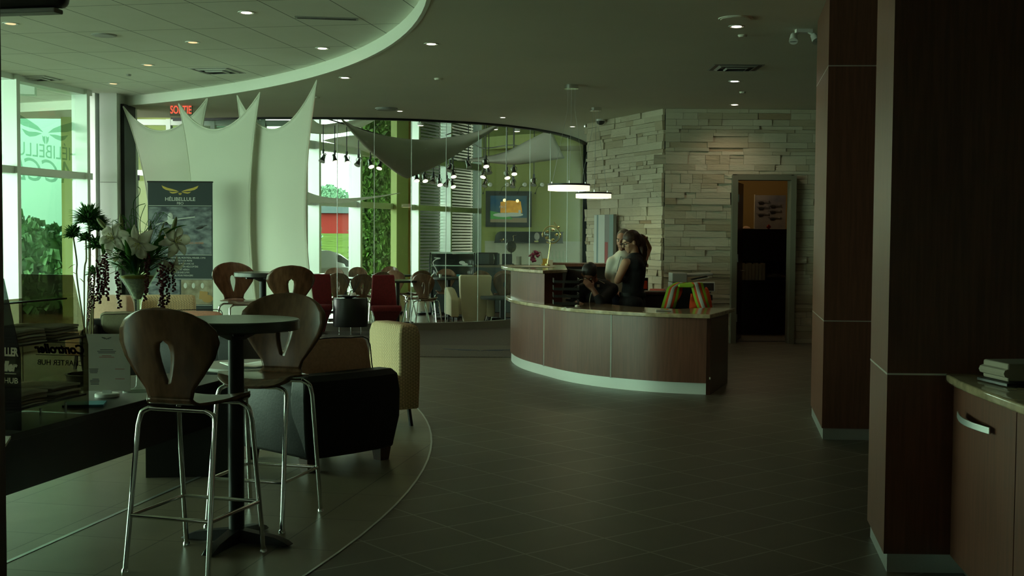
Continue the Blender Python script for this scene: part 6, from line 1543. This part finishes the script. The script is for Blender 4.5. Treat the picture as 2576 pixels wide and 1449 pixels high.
g_.tube([L(-.008, .100, .004), L(.008, .100, .004)], .0025, 5); obj('glasses', g_, 'plastic_black', wm)
# ---- standing man behind her
O = V((1.30, 13.95, 0)); mn = thing('person', 'standing person in white shirt with badge, mostly hidden behind the one in black', 'person', O)
def W_(px, py, dy=0): return Q(px, py, 13.95 + dy) - O
b = MB(); hc_ = W_(1568, 606); L, R = head(b, hc_, (-.45, -.88, -.08), (0, 0, 1), 1.04)
neck = W_(1568, 634, .03); limb(b, [hc_ + V((.01, .02, -.05)), neck, W_(1568, 650)], [.060, .058, .07])
chest = W_(1566, 680, .02); waist = W_(1568, 725, .02); hip = W_(1570, 765, .02)
limb(b, [W_(1567, 655), chest, waist, hip], [.10, .14, .135, .135])
shR, shL = W_(1541, 660, .0), W_(1600, 656, .08); limb(b, [chest + V((-.05, 0, .08)), shR], [.09, .06]); limb(b, [chest + V((.05, 0, .08)), shL], [.09, .06])
elR = W_(1533, 712, .03); wrR = W_(1545, 735, -.16); limb(b, [shR, elR], [.058, .044]); limb(b, [elR, wrR], [.042, .028]); hand(b, wrR, (.5, -.6, -.1), (0, -.2, 1), .95, .5)
elL = W_(1606, 712, .12); wrL = W_(1600, 748, -.05); limb(b, [shL, elL], [.058, .044]); limb(b, [elL, wrL], [.042, .028]); hand(b, wrL, (-.3, -.6, -.5), (.6, -.4, 0), .95, .5)
for s in (-1, 1): h_ = hip + V((s * .09, 0, 0)); limb(b, [h_, V((h_.x, h_.y, .47)), V((h_.x, h_.y, .08))], [.10, .066, .045]); limb(b, [V((h_.x, h_.y, .05)), V((h_.x, h_.y - .16, .035))], [.042, .034])
fuse(b, 'skin_pink', 'body', mn, .009, 3); face_bits(mn, L, R, 1.04, 'hair_grey')
c_ = MB(); limb(c_, [W_(1567, 652), chest, waist, W_(1569, 740, .02)], [.115, .160, .155, .150]); limb(c_, [chest + V((-.05, 0, .09)), shR, W_(1536, 692, .02)], [.11, .075, .072]); limb(c_, [chest + V((.05, 0, .09)), shL, W_(1604, 690, .08)], [.11, .075, .07])
limb(c_, [W_(1567, 641, .02), W_(1567, 652)], [.070, .09]); fuse(c_, 'cloth_white', 'shirt', mn, .011, 4)
c_ = MB(); limb(c_, [W_(1569, 738, .02), hip], [.150, .15])
for s in (-1, 1): h_ = hip + V((s * .09, 0, 0)); limb(c_, [h_, V((h_.x, h_.y, .47)), V((h_.x, h_.y, .09))], [.118, .09, .075])
mat('denim_blue', (.02, .035, .09), .9); fuse(c_, 'denim_blue', 'trousers', mn, .012, 4)
c_ = MB(); c_.ell(L(0, -.030, .048), (.086, .102, .090), 18, R); c_.ell(L(0, -.055, -.005), (.080, .066, .08), 14, R); fuse(c_, 'hair_grey', 'hair', mn, .008, 3)
obj('lanyard', MB().tube(cat([W_(1562, 645, -.10), W_(1557, 662, -.19), W_(1552, 684, -.20)], 5), .004, 6).tube(cat([W_(1575, 648, -.10), W_(1566, 665, -.19), W_(1552, 684, -.20)], 5), .004, 6), 'cloth_grey', mn); obj('badge', MB().box(tuple(W_(1551, 694, -.205)), (.045, .006, .07)), 'paper', mn)
# ---- seated man
O = V((.89, 13.2, 0)); st = thing('person', 'seated person in black jacket with white piping, head bowed, hand at the face', 'person', O)
def W_(px, py, dy=0): return Q(px, py, 13.2 + dy) - O
b = MB(); hc_ = W_(1482, 692, -.10); L, R = head(b, hc_, (-.18, -.80, -.58), (0, -.5, .9), 1.02)
neck = W_(1494, 712, .0); limb(b, [hc_ + V((.01, .05, -.02)), neck, W_(1500, 725, .04)], [.062, .062, .08])
chest = W_(1502, 752, .05); hip = V((chest.x + .03, .18, .50)); limb(b, [W_(1500, 730, .03), chest, hip], [.11, .145, .155])
sR, sL = W_(1456, 735, .0), W_(1540, 728, .06); limb(b, [chest + V((-.06, 0, .10)), sR], [.10, .062]); limb(b, [chest + V((.06, 0, .10)), sL], [.10, .062])
eL = W_(1512, 762, -.30); wL = W_(1491, 727, -.27); limb(b, [sL, eL], [.062, .046]); limb(b, [eL, wL], [.042, .028]); hand(b, wL, W_(1472, 706, -.26) - wL, (.1, -1, .3), .98, .55, -1)
eR = W_(1446, 775, -.12); wR = W_(1452, 762, -.34); limb(b, [sR, eR], [.062, .046]); limb(b, [eR, wR], [.042, .028]); hand(b, wR, (.3, -.8, -.1), (0, -.1, 1), .95, .5)
for s in (-1, 1): h_ = hip + V((s * .10, 0, 0)); limb(b, [h_, h_ + V((s * .02, -.42, -.02)), h_ + V((s * .02, -.40, -.43))], [.095, .066, .046]); limb(b, [h_ + V((s * .02, -.40, -.45)), h_ + V((s * .02, -.55, -.46))], [.04, .034])
fuse(b, 'skin_dark', 'body', st, .009, 3); face_bits(st, L, R, 1.02, 'hair_black')
c_ = MB(); limb(c_, [W_(1499, 727, .03), chest, hip + V((0, 0, .05))], [.125, .168, .175]); limb(c_, [chest + V((-.07, 0, .10)), sR, eR, wR.lerp(eR, .25)], [.12, .082, .062, .045]); limb(c_, [chest + V((.07, 0, .10)), sL, eL, eL.lerp(wL, .35)], [.12, .074, .058, .050]); limb(c_, [neck + V((.0, .03, -.01)), W_(1500, 730, .04)], [.078, .11])
fuse(c_, 'cloth_black', 'jacket', st, .011, 4)
c_ = MB()
limb(c_, [hip, hip + V((0, .02, .1))], [.16, .15])
for s in (-1, 1): h_ = hip + V((s * .10, 0, 0)); limb(c_, [h_, h_ + V((s * .02, -.42, -.02)), h_ + V((s * .02, -.40, -.38))], [.115, .085, .068])
fuse(c_, 'cloth_black', 'trousers', st, .012, 3)
c_ = MB(); c_.ell(L(0, -.022, .046), (.086, .103, .092), 18, R); c_.ell(L(0, -.055, -.005), (.080, .066, .08), 14, R); fuse(c_, 'hair_black', 'hair', st, .008, 3)
p_ = MB(); p_.tube(cat([W_(1452, 708 + 4, -.09), W_(1459, 704, -.10), W_(1466, 703, -.09)], 4), .004, 6); p_.tube(cat([W_(1506, 705, -.06), W_(1514, 709, -.07), W_(1521, 713, -.08)], 4), .004, 6); p_.tube(cat([W_(1488, 735, -.17), W_(1484, 750, -.18), W_(1482, 768, -.17)], 4), .004, 6); obj('white_piping', p_, 'paper', st)
obj('chest_badge', MB().box(tuple(W_(1505, 719, -.165)), (.028, .004, .03), .2), 'paper_grey', st)
sc_ = thing('desk_chair', 'dark office chair under the seated person, hidden by the desk', 'office chair', (.98, 13.42, 0)); obj('seat', MB().lathe([(0, .33), (.22, .33), (.25, .36), (.22, .40), (0, .40)], n=24), 'cloth_black', sc_, smooth=True); obj('pedestal', MB().tube([(0, 0, .0), (0, 0, .33)], .03, 12).lathe([(.25, 0), (.2, .03), (.03, .06)], n=20), 'plastic_black', sc_)
